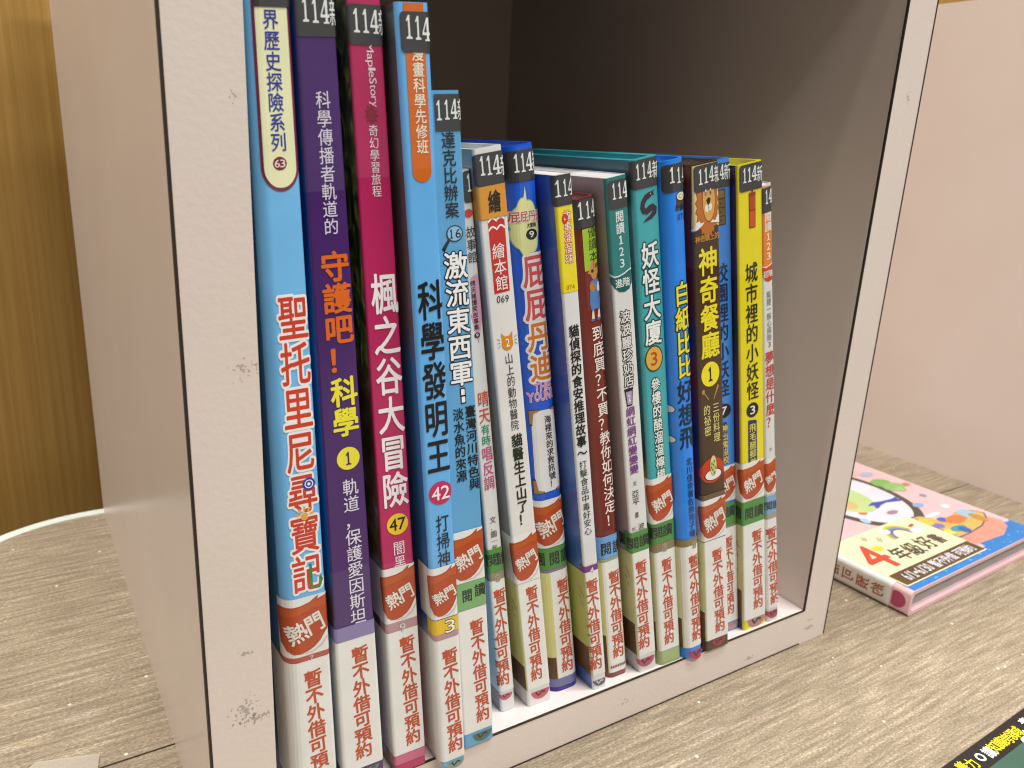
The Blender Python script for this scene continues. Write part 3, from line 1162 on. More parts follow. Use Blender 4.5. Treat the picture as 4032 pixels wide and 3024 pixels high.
# ---- 6 thin white
B = Book('thin white book with a pink brush patch and handwritten multicoloured title', 0.0922, 0.0988, 0.0640, 0.0699, 0.0093, 0.2284, 0.2295, 0.148, '#dcdcd9',
         art('dim_grey_cover', [(0.0, '#8a8a8a'), (0.3, '#707074')]))
B.year_sticker(V5(160, 640), (V5(170, 492), V5(232, 488)), (V5(190, 770), V5(245, 764)), None, (V5(198, 676), V5(236, 678)), None, None, CAP * .93)
B.disc(V5(208, 862), 17, '#cf4030')
B.column('故事館', V5(222, 970), V5(247, 1298), 36, '#26262a', 0.004)
x0, y0 = B.at(V6(262, -20))
x1, y1 = B.at(V6(300, 555))
B.poly(B.print, [(x0 - .0016, y0), (x0 + .001, y0 + .001), (x0 + .0026, y0 - .006), (x0 + .0030, (y0 + y1) / 2), (x1 + .0020, y1 + .008), (x1, y1), (x1 - .0022, y1 + .010), (x0 - .0020, (y0 + y1) / 2)], ink('#cf9db4'), .00011)
B.flush('printed_patch')
B.column('晴天豬爆笑故事集', V6(243, 8), V6(281, 442), 20, '#33222c', 0.02)
B.disc(V6(284, 485), 11, '#26222a', '9', '#f0eeee', eps=.00016)
B.column('晴天', V6(330, 968), V6(352, 1255), 42, '#c94a30', 0.012)
B.column('有時', V6(352, 1258), V6(366, 1450), 34, '#2f8f6c', 0.012)
B.column('唱反調', V6(368, 1450), V7(394, 395), 42, '#c84a7c', 0.012)
B.column('文．圖─年', V7(418, 625), V7(440, 930), 24, '#303034', 0.006)
B.reading_label((V7(355, 928), V7(500, 884)), (V7(370, 1132), V7(515, 1082)), '#4d8f3e', (('閱', V7(420, 1002), 46), ('讀', V7(505, 978), 46)), .56)
B.strip((V7(370, 1134), V7(515, 1084)), (V7(378, 1202), V7(522, 1152)), '#8d8468', ('8', V7(462, 1160)), outline='#c9c8c0', col='#8d8468')
B.loan_label((V7(378, 1205), V7(522, 1155)), (L3(870, 862), L3(1150, 745)), V7(477, 1252), L3(968, 722), 44)
B.foot('#c05a6e', L3(1005, 880), 26)
B.done()

# ---- 7 white with orange square sticker
YEL = '#d3d08a'
B = Book('white book with an orange square sticker above a red bookmark panel', 0.1034, 0.1146, 0.0692, 0.0794, 0.0067, 0.2353, 0.2373, 0.150, '#e2e1df',
         art('grey_white_cover', [(0.0, '#cfcfcd'), (0.04, '#a2a2a4'), (0.3, '#9c9c9e')]), tc=0.0013, hollow=.010, page_drop=.004)
B.year_sticker(V5(262, 500), (V5(262, 352), V5(500, 312)), (V5(282, 632), V5(528, 597)), (V5(312, 538), V5(358, 540)), (V5(370, 533), V5(418, 535)), (V5(425, 528), V5(492, 530)), V5(492, 530), CAP)
b = MB()
h1, h0 = B.up(V5(250, 640), V5(530, 602)), B.up(V5(275, 925), V5(555, 882))
B.poly(b, rrect(-.004, B.w + .002, h0, h1, .0003, '0000'), ink('#d6942c', .42), .00026)
x, y = B.at(V5(432, 757))
B.char(b, '繪', x, y, .0052, .0072, ink('#1a140c'), .00034, .045)
b.build('subject_sticker', B.root, B.org)
B.shape([V5(377, 925), V5(520, 902), V5(568, 1532), V5(437, 1566)], '#c4281f', eps=.00012)
for q0, q1 in ((V5(378, 945), V5(520, 908)), (V5(383, 1020), V5(525, 985))):
    xa, ya = B.at(q0)
    xb, yb = B.at(q1)
    P = [(xa + (xb - xa) * i / 12, ya + (yb - ya) * i / 12 + .0011 * abs(math.sin(PI * i / 6))) for i in range(13)]
    B.poly(B.pic, brush(P, .0006), ink('#f0efec'), .00016)
B.flush('', 'printed_bookmark')
B.column('繪本館', V5(460, 1118), V5(507, 1535), 48, '#f3efec', 0.008, eps=.00018)
B.line('069', V6(452, 176), V6(562, 163), 28, '#2a2a2e', 0.0)
x, y = B.at(V6(548, 545))
cat = [(x + .0024 * math.cos(a), y - .0004 + .0024 * math.sin(a)) for a in [PI * (.86 + 1.28 * i / 16) for i in range(17)]]
cat += [(x + .0024, y + .0036), (x + .0010, y + .0021), (x - .0010, y + .0021), (x - .0024, y + .0036)]
B.poly(B.pic, cat, ink('#d88a22'), .00014)
B.char(B.pic, '2', x, y - .0002, .0016, .0028, ink('#f5f2ea'), .0002, .03)
for sx in (-1, 1):
    for k in (-1, 0, 1):
        B.poly(B.pic, brush([(x + sx * .0030, y + .0002 + k * .0009), (x + sx * .0041, y + .0002 + k * .0016)], .00022), ink('#8a7a5c'), .00014)
B.flush('', 'printed_cat_badge')
B.column('山上的動物醫院', V6(556, 637), V6(617, 1315), 31, '#26262a', 0.006)
B.column('貓醫生上山了！', V6(625, 1340), V7(694, 702), 42, '#1f2a1c', 0.05)
B.flame_sticker((V7(565, 802), V7(810, 745)), (V7(630, 1212), V7(847, 1160)), 0.55)
B.loan_label((V7(640, 1212), V7(850, 1165)), (L3(1345, 812), L3(1730, 682)), V7(757, 1228), L3(1505, 632), 44, YEL, .24, .03, .0006)
B.foot('#c4505f', L3(1565, 830), 36)
B.done()

# ---- 8 round-backed blue
B = Book('round-backed royal blue book with red and orange title on white outline', 0.1164, 0.1313, 0.0826, 0.0940, 0.0091, 0.2366, 0.2386, 0.150, '#185ad2',
         art('royal_blue_cover', [(0, '#171a6a'), (.05, '#1a3c9c'), (.3, '#1767dc')]), r=.0046, tc=0.0012, hollow=.010, page_drop=.004)
B.year_sticker(V5(556, 450), (V5(556, 335), V5(805, 285)), (V5(587, 605), V5(825, 548)), (V5(610, 512), V5(654, 515)), (V5(668, 505), V5(708, 508)), (V5(712, 495), V5(772, 497)), V5(773, 490), CAP)
cx, cy = B.at(V5(712, 985))
wq, hq = .0060, .0112
cloud = []
for i in range(60):
    a = 2 * PI * i / 60
    k = 1 + .11 * abs(math.cos(a * 3.5))
    cloud.append((cx + wq * k * math.cos(a), cy + hq * .8 * k * math.sin(a)))
B.poly(B.print, cloud, ink('#b4cb78'), .00009)
B.poly(B.print, [(cx + (x - cx) * .95, cy + (y - cy) * .96) for x, y in cloud], ink('#e0e4a2'), .00012)
B.poly(B.print, [(cx - .0006, cy + hq * .74), (cx + .0012, cy + hq * .78), (cx + .0008, cy + hq * 1.18)], ink('#e0e4a2'), .000125)
B.flush('speech_bubble')
B.line('屁屁丹迪', V5(590, 905), V5(858, 865), 42, '#c04a4e', .02, '#efe9d8', .11, eps=.00022)
B.line('大冒險', V5(715, 970), V5(795, 955), 18, '#23262a', .04, eps=.0002)
B.disc(V5(757, 1043), 22, '#17181c', '9', '#f2f2ee', eps=.00018)
B.column('屁屁', V5(773, 1210), V6(815, 355), 88, '#cf5558', .045, '#e8e6ea', .135)
B.column('丹迪', V6(815, 358), V6(862, 882), 88, '#d27a2c', .045, '#e8e6ea', .135)
B.line('THE', V6(775, 945), V6(935, 915), 30, '#d988b4', .03, '#eedfe8', .11)
B.line('YOUNG', V6(735, 1040), V6(972, 985), 34, '#d988b4', .03, '#eedfe8', .11)
B.shape([V6(762, 1160), V6(980, 1110), V7(1035, 365), V7(815, 440)], '#e4e4e6', eps=.00012)
for sx, p in ((1, V6(748, 1150)), (-1, V6(985, 1095)), (1, V7(803, 445)), (-1, V7(1040, 372))):
    x, y = B.at(p)
    up_ = -1 if p[1] < 1800 else 1
    g = [(x, y), (x + sx * .0042, y), (x + sx * .0042, y + up_ * .0007), (x + sx * .0016, y + up_ * .0014), (x + sx * .0009, y + up_ * .0062), (x, y + up_ * .0062)]
    B.poly(B.pic, g, ink('#4a3420'), .00016)
    B.poly(B.pic, [(x + (u - x) * .86 + sx * .0002, y + (v - y) * .86 + up_ * .0002) for u, v in g], ink('#a87f4c'), .0002)
B.flush('', 'printed_frame')
B.column('海裡來的求救訊號！', V6(893, 1180), V7(947, 368), 26, '#1e2024', .03, eps=.0002)
B.flame_sticker((V7(800, 515), V7(1050, 425)), (V7(840, 922), V7(1085, 842)), 0.15)
B.reading_label((V7(830, 930), V7(1090, 842)), (V7(850, 1112), V7(1108, 1030)), '#4d8f3e', (('園', V7(852, 1012), 26), ('閱', V7(955, 985), 40), ('讀', V7(1050, 952), 38)), .66)
B.strip((V7(850, 1114), V7(1108, 1032)), (V7(855, 1135), V7(1110, 1052)), '#8a6c96', wrap=.2)
B.loan_label((V7(855, 1137), V7(1110, 1055)), (L4(180, 1072), L4(555, 895)), V7(1027, 1163), L4(350, 900), 44, YEL, .22, .02, .0042)
B.strip((L4(90, 1065), L4(555, 900)), (L4(100, 1190), L4(555, 1040)), '#6a6a9e', name='clear_tape', wrap=.1)
B.strip((L4(100, 1192), L4(555, 1045)), (L4(200, 1330), L4(555, 1095)), '#221c7c', name='cover_foot', wrap=.1, rough=.1)
B.foot('#4f8a66', L4(410, 1060), 24, mark='#c9d0c8')
B.done()

# ---- 9 thin white, yellow top
B = Book('thin white book with a yellow top panel numbered 074', 0.1333, 0.1402, 0.0969, 0.1036, 0.0024, 0.2284, 0.2296, 0.148, '#e0e1e2',
         art('violet_blue_cover', [(0, '#4a6ab4'), (.045, '#3466b4'), (.09, '#5a7cc8'), (.14, '#4663b8'), (.3, '#2b53ae')]), page_drop=.0002)
B.shape([T2(330, 560), T2(612, 500), V5(1165, 1532), V5(1030, 1562)], '#ecdc1c', eps=.00010)
B.year_sticker(T2(300, 800), (T2(310, 560), T2(612, 495)), (T2(360, 1062), T2(638, 1003)), (T2(365, 905), T2(452, 912)), (T2(488, 885), T2(555, 890)), (T2(570, 862), T2(650, 868)), None, CAP * .93)
B.column('故事溜溜球', V5(1064, 832), V5(1087, 1303), 30, '#f4ece0', .01, '#c23a28', .085)
x, y = B.at(V5(1046, 910))
B.poly(B.print, [ellipse(x, y, .0012, .0017), ellipse(x, y, .0004, .0006)], ink('#cc3022'), .0002)
B.flush('printed_ring', 'printed_panel')
B.line('074', V5(1060, 1512), V5(1135, 1497), 18, '#9a7a24', 0.0)
B.column('貓偵探的食安推理故事～', V6(1122, 392), V6(1203, 1560), 39, '#161616', .045)
B.column('打擊食品中毒好安心', V7(1203, 138), V7(1253, 788), 29, '#2a2a2c', .006)
B.strip((V7(1190, 1062), V7(1330, 1045)), (V7(1196, 1122), V7(1335, 1086)), '#74307f', ('4', V7(1280, 1090)), outline='#b9a6c0', col='#e8e4ea')
B.loan_label((V7(1196, 1124), V7(1335, 1088)), (L4(668, 1010), L4(975, 932)), V7(1283, 1168), L4(825, 878), 42, '#bfc46e', .28, .03, .0004)
B.foot('#6d5c78', L4(880, 1060), 26, mark='#d0ccd4')
B.done()

# ---- 10 dark red
B = Book('dark red book with a lime green panel numbered 188', 0.1434, 0.1546, 0.1074, 0.1166, 0.0050, 0.2203, 0.2226, 0.148, '#74241d',
         art('dark_red_cover', [(0, '#6a201a'), (.3, '#7a2018')]), r=.0030, tc=.0010, hollow=.009, page_drop=.003)
B.year_sticker(T2(650, 1150), (T2(655, 968), T2(1040, 868)), (T2(680, 1428), T2(1055, 1352)), (T2(735, 1275), T2(815, 1282)), (T2(860, 1252), T2(928, 1258)), (T2(945, 1222), T2(1018, 1228)), T2(1018, 1235), CAP)
B.shape([V5(1197, 1008), V5(1336, 968), V5(1357, 1332), V5(1222, 1372)], '#9cc42c', eps=.00012)
B.column('優讀本', V5(1278, 966), V5(1300, 1288), 32, '#1d2414', .006, eps=.00018)
B.line('188', V5(1288, 1320), V5(1352, 1302), 18, '#1d2414', .02, eps=.00018)
B.flush('', 'printed_panel')
# a brown dog in blue overalls
x, y = B.at(V6(1305, 150))
hd = [(x - .0012, y + .0105), (x - .0004, y + .0128), (x + .0010, y + .0130), (x + .0022, y + .0110), (x + .0030, y + .0080), (x + .0020, y + .0078), (x + .0015, y + .0062), (x - .0004, y + .0064), (x - .0012, y + .0082), (x - .0026, y + .0088)]
B.poly(B.pic, hd, ink('#c98a48'), .00014)
B.poly(B.pic, ellipse(x - .0002, y + .0092, .0007, .0006, 12), ink('#221a16'), .00018)
B.poly(B.pic, [(x - .0016, y + .0055), (x + .0004, y + .0064), (x + .0026, y + .0058), (x + .0034, y - .002), (x + .0022, y - .0052), (x + .0004, y - .0042), (x - .0018, y - .0050), (x - .0024, y - .0020)], ink('#4a80c2'), .00014)
B.poly(B.pic, ellipse(x - .0006, y + .0036, .0016, .0017, 14), ink('#b97a3c'), .00018)
B.poly(B.pic, ellipse(x + .0025, y + .0032, .0010, .0018, 14), ink('#e9e7e2'), .00018)
for sx in (-.0012, .0018):
    B.poly(B.pic, [(x + sx - .0004, y - .0050), (x + sx + .0004, y - .0048), (x + sx + .0006, y - .0078), (x + sx - .0010, y - .0080)], ink('#e6d8c0'), .00018)
    B.poly(B.pic, ellipse(x + sx - .0004, y - .0082, .0010, .0005, 10), ink('#4a6fb0'), .0002)
B.flush('', 'illustration')
B.column('到底買？不買？教你如何決定！', V6(1330, 396), V7(1457, 708), 45, '#f0e6e0', .02)
B.reading_label((V7(1322, 826), V7(1528, 755)), (V7(1343, 1010), V7(1537, 955)), '#6ea2dc', (('閱', V7(1408, 905), 38), ('讀', V7(1500, 877), 34)), .60)
B.strip((V7(1343, 1012), V7(1537, 957)), (V7(1345, 1036), V7(1540, 980)), '#9aa48c')
B.loan_label((V7(1345, 1038), V7(1540, 982)), (L4(1000, 938), L4(1352, 852)), V7(1474, 1092), L4(1180, 672), 42, YEL, .35, .02, .0014)
b = MB()
h1, h0 = B.up(L4(1010, 825), L4(1330, 740)), B.up(L4(1010, 868), L4(1330, 785))
for k in range(9):
    x = .0018 + k * (B.w - .003) / 9
    B.poly(b, rrect(x, x + (B.w - .003) / 9 * .72, h0, h1, .0002), ink('#9a5a52'), .00030)
b.build('printed_line', B.root, B.org)
B.done()

# ---- 11 white with teal top
B = Book('white book with a teal top panel and a small lilac cup on the spine', 0.1584, 0.1681, 0.1179, 0.1266, 0.0019, 0.2279, 0.2298, 0.148, '#dedfde',
         art('grey_lilac_cover', [(0, '#c9c6c2'), (.05, '#b5aaac'), (.3, '#a89a9a')]), page_drop=.0002)
B.shape([T2(1170, 600), T2(1515, 515), V5(1620, 1345), V5(1590, 1365), V5(1555, 1390), V5(1510, 1415), V5(1470, 1415), V5(1446, 1400)], '#1f7c7c', eps=.00010)
hh = [V5(1452, 1408), V5(1480, 1425), V5(1520, 1415), V5(1565, 1390), V5(1600, 1360), V5(1622, 1345), V5(1628, 1460), V5(1610, 1515), V5(1570, 1545), V5(1525, 1548), V5(1480, 1515), V5(1458, 1465)]
B.shape(hh, '#14605e', eps=.000115)
B.poly(B.print, brush([B.at(q) for q in (V5(1450, 1402), V5(1480, 1420), V5(1520, 1410), V5(1565, 1383), V5(1600, 1352), V5(1624, 1338))], .0005), ink('#dfe6e4'), .00015)
B.year_sticker(T2(1217, 850), (T2(1220, 645), T2(1525, 570)), (T2(1242, 1098), T2(1535, 1062)), (T2(1288, 945), T2(1350, 948)), (T2(1382, 925), T2(1445, 928)), (T2(1458, 905), T2(1535, 910)), None, CAP * .93)
B.flush('printed_wave', 'printed_panel')
B.column('閱讀123', V5(1520, 835), V5(1549, 1345), 32, '#dfe8e6', .03)
B.line('進階', V5(1487, 1480), V5(1612, 1448), 34, '#dfe8e6', .03, eps=.0002)
B.column('波波麗珍奶店', V6(1568, 266), V6(1610, 930), 38, '#e6e6e4', .03, '#1f1f20', .10)
for q, w_ in ((V6(1545, 310), 1), (V6(1552, 425), 1)):
    B.disc(q, 6, '#b88a94', eps=.0002)
B.flush()
x, y = B.at(V6(1606, 1028))
B.poly(B.pic, [(x - .0020, y + .0030), (x + .0022, y + .0030), (x + .0015, y - .0035), (x - .0013, y - .0035)], ink('#1f1f22'), .00012)
B.poly(B.pic, [(x - .0014, y + .0024), (x + .0016, y + .0024), (x + .0011, y - .0029), (x - .0009, y - .0029)], ink('#b49ac2'), .00016)
B.poly(B.pic, rrect(x - .0022, x + .0024, y + .0030, y + .0037, .0002), ink('#1f1f22'), .00014)
B.poly(B.pic, brush([(x + .0002, y + .0036), (x + .0012, y + .0058)], .0004), ink('#1f1f22'), .00014)
B.char(B.pic, '2', x + .0001, y - .0003, .0013, .0026, ink('#f0eaf2'), .0002, .02)
B.column('網虹網紅變變變', V6(1615, 1106), V7(1654, 254), 34, '#7f3f8c', .03)
B.column('文', V7(1655, 318), V7(1658, 360), 16, '#3a3a3a', 0.0)
B.column('亞平', V7(1660, 395), V7(1670, 530), 28, '#2c2c2e', .004)
B.flush('', 'printed_cup')
x, y = B.at(V7(1675, 612))
B.poly(B.print, rrect(x - .0008, x + .0008, y - .0012, y + .0012, .0002), ink('#6c6c6c'), .00014)
B.column('波', V7(1712, 678), V7(1714, 742), 24, '#3a3a3a', 0.0)
B.line('PC', V7(1636, 745), V7(1672, 728), 15, '#3a3a3a', 0.0)
B.reading_label((V7(1540, 800), V7(1765, 726)), (V7(1560, 972), V7(1778, 900)), '#4d8f3e', (('園', V7(1556, 882), 26), ('閱', V7(1645, 860), 40), ('讀', V7(1735, 827), 38)), .62)
B.loan_label((V7(1560, 976), V7(1778, 904)), (L4(1445, 692), L4(1782, 572)), V7(1708, 1007), L4(1605, 528), 42, '#cfcb94', .32, .03, .0004)
B.foot('#b8506e', L4(1635, 715), 34)
B.done()

# ---- 12 teal hardcover
B = Book('teal hardcover with a dark eel and an orange disc numbered 3', 0.1700, 0.1822, 0.1281, 0.1395, 0.0013, 0.2341, 0.2366, 0.152, '#40aab2',
         art('deep_teal_cover', [(0, '#b8b06a'), (.05, '#8f8638'), (.085, '#9c8a40'), (.1, '#24323c'), (.125, '#2a6f7c'), (.3, '#1c6474')], amount=.02), r=.0016, tc=.0022, hollow=.008, page_drop=.0055)
B.year_sticker(T2(1603, 500), (T2(1610, 315), T2(2030, 215)), (T2(1625, 782), T2(2038, 697)), (T2(1675, 630), T2(1742, 635)), (T2(1772, 605), T2(1838, 612)), (T2(1858, 582), T2(1930, 588)), T2(1938, 580), CAP * .93)
path = [T2(1945, 815), T2(1900, 850), T2(1835, 900), T2(1790, 985), T2(1778, 1070), T2(1800, 1125), T2(1850, 1130), T2(1900, 1080), T2(1945, 1050), T2(1980, 1075), T2(1975, 1140), T2(1920, 1215), T2(1850, 1265), T2(1800, 1310)]
pp = [B.at(q) for q in path]
wl = [.0010, .0019, .0021, .0021, .0021, .0021, .0022, .0023, .0023, .0022, .0020, .0016, .0010, .0002]
L_, R_ = [], []
for i, (x, y) in enumerate(pp):
    ax, ay = pp[max(0, i - 1)]
    bx, by = pp[min(len(pp) - 1, i + 1)]
    d = math.hypot(bx - ax, by - ay)
    nx, ny = -(by - ay) / d, (bx - ax) / d
    L_.append((x + nx * wl[i] / 2, y + ny * wl[i] / 2))
    R_.append((x - nx * wl[i] / 2, y - ny * wl[i] / 2))
V_ = L_ + R_
n_ = len(pp)
B.put(B.pic, V_, [(i, i + 1, n_ + i + 1, n_ + i) for i in range(n_ - 1)], ink('#33202f'), .00014)
B.poly(B.pic, [(pp[0][0], pp[0][1] + .0007), (pp[0][0] + .0008, pp[0][1] + .0010), (pp[0][0] + .0002, pp[0][1] - .0001), (pp[0][0] + .0007, pp[0][1] - .0009), (pp[0][0] - .0004, pp[0][1] - .0008)], ink('#33202f'), .00015)
B.poly(B.pic, ellipse(pp[1][0] + .0003, pp[1][1] + .0002, .0003, .0003, 10), ink('#b8a08c'), .0002)
B.column('妖怪大廈', W1(845, 945), W2(886, 490), 64, '#eef0ee', .04, '#1c4a50', .095)
B.disc(W2(888, 620), 47, '#d9b04a', '3', '#c8401f', ring='#4a2a12', squash=.66)
B.column('參樓的酸溜溜檸檬', W2(898, 797), W3(957, 222), 34, '#eaf0ee', .03, '#1f3a3a', .10)
B.flame_sticker((W3(820, 232), W3(1040, 142)), (W3(845, 652), W3(1062, 562)), .35)
B.reading_label((W3(830, 652), W3(1070, 562)), (W3(848, 832), W3(1082, 752)), '#4d8f3e', (('閱', W3(920, 702), 38), ('讀', W3(1010, 672), 36)), .62)
B.strip((W3(848, 834), W3(1082, 754)), (W3(855, 910), W3(1087, 830)), '#8a7a58', ('8', W3(985, 842)), outline='#d0cec8', col='#8a7a58')
B.loan_label((W3(855, 913), W3(1087, 833)), (L5(200, 1027), L5(527, 870)), W3(1004, 937), L5(350, 868), 37, '#cfc894', .30, .03, .0004)
B.strip((L5(205, 1030), L5(530, 873)), (L5(215, 1243), L5(535, 1100)), '#a4b87e', name='cover_foot', wrap=.1)
b_ = B.foot('#b06670', L5(390, 1030), 32)
B.done()

# ---- 13 round-backed bright blue
B = Book('bright blue round-backed book numbered 073 with yellow and dark title', 0.1826, 0.1944, 0.1398, 0.1504, -0.0014, 0.2341, 0.2364, 0.150, '#2286ee',
         art('bright_blue_cover', [(0, '#1a4f8a'), (.3, '#1a62c0')]), r=.0040, tc=.0012, hollow=.010, page_drop=.004)
B.year_sticker(T3(405, 480), (T3(410, 298), T3(715, 272)), (T3(415, 690), T3(722, 642)), (T3(472, 565), T3(540, 566)), (T3(570, 560), T3(620, 560)), (T3(638, 543), T3(698, 545)), T3(700, 540), CAP * .93)
x, y = B.at(T3(622, 740))
B.poly(B.pic, [(x - .0022, y), (x + .0024, y), (x + .0026, y - .0040), (x + .0012, y - .0032), (x, y - .0042), (x - .0012, y - .0034), (x - .0024, y - .0042)], ink('#4c3a28'), .00012)
B.poly(B.pic, ellipse(x, y + .0002, .0024, .0017), ink('#2c2a22'), .00014)
B.poly(B.pic, ellipse(x, y + .0003, .0021, .0014), ink('#dfe0b8'), .00018)
B.poly(B.pic, [ellipse(x, y + .0003, .0012, .0008), ellipse(x, y + .0003, .0009, .0006)], ink('#a8a47c'), .0002)
B.flush('', 'printed_stump')
B.line('故事館', T3(548, 900), T3(698, 872), 24, '#10203a', .03)
B.line('073', T3(575, 1020), T3(690, 995), 25, '#10285a', 0.0)
B.column('白紙比比', W1(1150, 1316), W2(1187, 800), 60, '#eee23a', .045, '#15331f', .085)
B.column('好想飛', W2(1178, 812), W2(1207, 1458), 58, '#132a3c', .04)
B.column('北川佳奈著佐原苑子繪', W2(1215, 1540), W3(1248, 740), 24, '#0e2c54', .01)
B.flush()
for q, rr in ((W2(1062, 1115), 16), (W2(1075, 1400), 15)):
    B.disc(q, rr, '#dfe3e6', ring='#1c2430', mb=B.pic)
B.strip((W3(1085, 786), W3(1335, 742)), (W3(1095, 862), W3(1340, 792)), '#8a7a4a', ('8', W3(1262, 816)), outline='#d4d2c8', col='#8a7a4a')
B.loan_label((W3(1095, 865), W3(1340, 795)), (L5(600, 952), L5(960, 868)), W3(1257, 907), L5(808, 808), 39, '#d2d0a2', .30, .02, .0010)
B.foot('#b23c5c', L5(820, 1000), 34)
B.done()

# ---- 14 brown with a lion
B = Book('brown book with a lion on it and yellow title lettering', 0.1957, 0.2102, 0.1538, 0.1664, -0.0014, 0.2334, 0.2360, 0.150, '#47301e',
         art('red_brown_cover', [(0, '#6a4a30'), (.04, '#8a8a6a'), (.06, '#7a2018'), (.11, '#1c2f6a'), (.13, '#8a2418'), (.15, '#243a7a'), (.165, '#6a1712'), (.3, '#7a1d14')], amount=.02), r=.0012, tc=.0013, hollow=.010, page_drop=.003)
B.shape([T3(785, 330), T3(1140, 250), T3(1142, 1130), T3(1080, 1100), T3(1000, 1105), T3(920, 1140), T3(860, 1195), T3(805, 1230)], '#dccf8e', eps=.00009)
B.year_sticker(T3(800, 500), (T3(805, 350), T3(1138, 238)), (T3(815, 705), T3(1140, 612)), (T3(860, 588), T3(918, 590)), (T3(937, 563), T3(992, 566)), (T3(1005, 538), T3(1068, 542)), T3(1075, 540), CAP * .93)
mane = []
cx, cy = B.at(T3(985, 860))
for i in range(44):
    a = 2 * PI * i / 44
    k = 1.0 if i % 2 else .86
    mane.append((cx + .0069 * k * math.cos(a) * (.93 if math.cos(a) > 0 else 1), cy + .0125 * k * math.sin(a)))
B.poly(B.pic, mane, ink('#7c3f12'), .00011)
B.poly(B.pic, [(cx + (x - cx) * .95, cy + (y - cy) * .95) for x, y in mane], ink('#bb6a22'), .00014)
B.poly(B.pic, ellipse(cx + .0007, cy + .0018, .0036, .0078), ink('#5c3312'), .00017)
B.poly(B.pic, ellipse(cx + .0007, cy + .0018, .0034, .0075), ink('#d8a452'), .0002)
for sx in (-.0009, .0017):
    B.poly(B.pic, ellipse(cx + sx, cy + .0048, .0006, .0013, 14), ink('#17120e'), .00023)
    B.poly(B.pic, ellipse(cx + sx, cy + .0048, .00045, .0011, 14), ink('#eee8dc'), .00025)
    B.poly(B.pic, ellipse(cx + sx, cy + .0045, .00028, .0007, 14), ink('#17120e'), .00027)
B.poly(B.pic, [(cx - .0008, cy + .0020), (cx + .0004, cy + .0029), (cx + .0017, cy + .0024), (cx + .0012, cy + .0006), (cx + .0003, cy + .0000)], ink('#201712'), .00025)
B.poly(B.pic, ellipse(cx - .0005, cy - .0010, .0011, .0014, 16), ink('#ece4d4'), .00023)
B.poly(B.pic, ellipse(cx + .0013, cy - .0006, .0011, .0014, 16), ink('#ece4d4'), .00023)
B.shape([T3(800, 1215), T3(830, 1100), T3(875, 1075), T3(880, 1105), T3(940, 1090), T3(905, 1140), T3(840, 1200)], '#e8e6e2', eps=.00028)
B.shape([T3(1020, 1090), T3(1050, 1050), T3(1085, 1060), T3(1120, 970), T3(1142, 985), T3(1142, 1085)], '#e8e6e2', eps=.00028)
B.line('神奇鎮上的', T3(820, 1340), T3(1142, 1255), 26, '#cf8f2c', .025)
B.column('神奇餐廳', W1(1388, 995), W2(1417, 615), 70, '#eede28', .045)
B.disc(W2(1413, 765), 49, '#f0e22c', '1', '#2c1c12', squash=.72)
B.flush('', 'printed_lion')
x, y = B.at(W2(1365, 965))
B.poly(B.pic, brush([(x - .0012, y + .0018), (x + .0020, y - .0022)], .0005), ink('#b58a4c'), .00014)
B.poly(B.pic, ellipse(x - .0010, y + .0016, .0009, .0011, 12), ink('#b58a4c'), .00016)
B.flush('', 'printed_fork')
x, y = B.at(W2(1465, 935))
B.poly(B.pic, brush([(x - .0014, y - .0026), (x + .0014, y + .0030)], .0004, .0011), ink('#b58a4c'), .00014)
B.flush('', 'printed_knife')
B.column('三份料理', W2(1463, 1025), W2(1476, 1395), 25, '#e3d58c', .012)
B.column('的祕密', W2(1378, 1052), W2(1392, 1345), 26, '#e3d58c', .012)
B.disc(W3(1432, 120), 50, '#c43c22', mb=B.pic, squash=.9)
B.disc(W3(1440, 160), 20, '#eeeae6', mb=B.pic, eps=.00017, ring='#2a1c14', squash=1.55)
cx, cy = B.at(W3(1440, 75))
B.poly(B.pic, ellipse(cx, cy, .0021, .0048), ink('#4a4420'), .0002)
B.poly(B.pic, ellipse(cx, cy, .0019, .0046), ink('#d8cf86'), .00023)
for dx, dy in ((-.0009, .001), (.0006, .0018), (.0010, -.0012), (-.0004, -.0020), (.0001, .0002), (-.0011, -.0008), (.0004, -.0034)):
    B.poly(B.pic, ellipse(cx + dx, cy + dy, .00042, .0007, 10), ink('#4c7a3c'), .00026)
B.flush('', 'printed_egg_plate')
B.strip((W3(1325, 380), W3(1535, 290)), (W3(1328, 430), W3(1545, 335)), '#6e5844', name='clear_tape', wrap=.05)
B.flame_sticker((W3(1325, 430), W3(1545, 332)), (W3(1347, 802), W3(1560, 712)), .25)
B.loan_label((W3(1350, 808), W3(1562, 718)), (L5(1000, 832), L5(1312, 690)), W3(1474, 850), L5(1180, 672), 37, '#cfd094', .30, .02, .0006)
B.foot('#9e3040', L5(1160, 810), 26)
B.done()

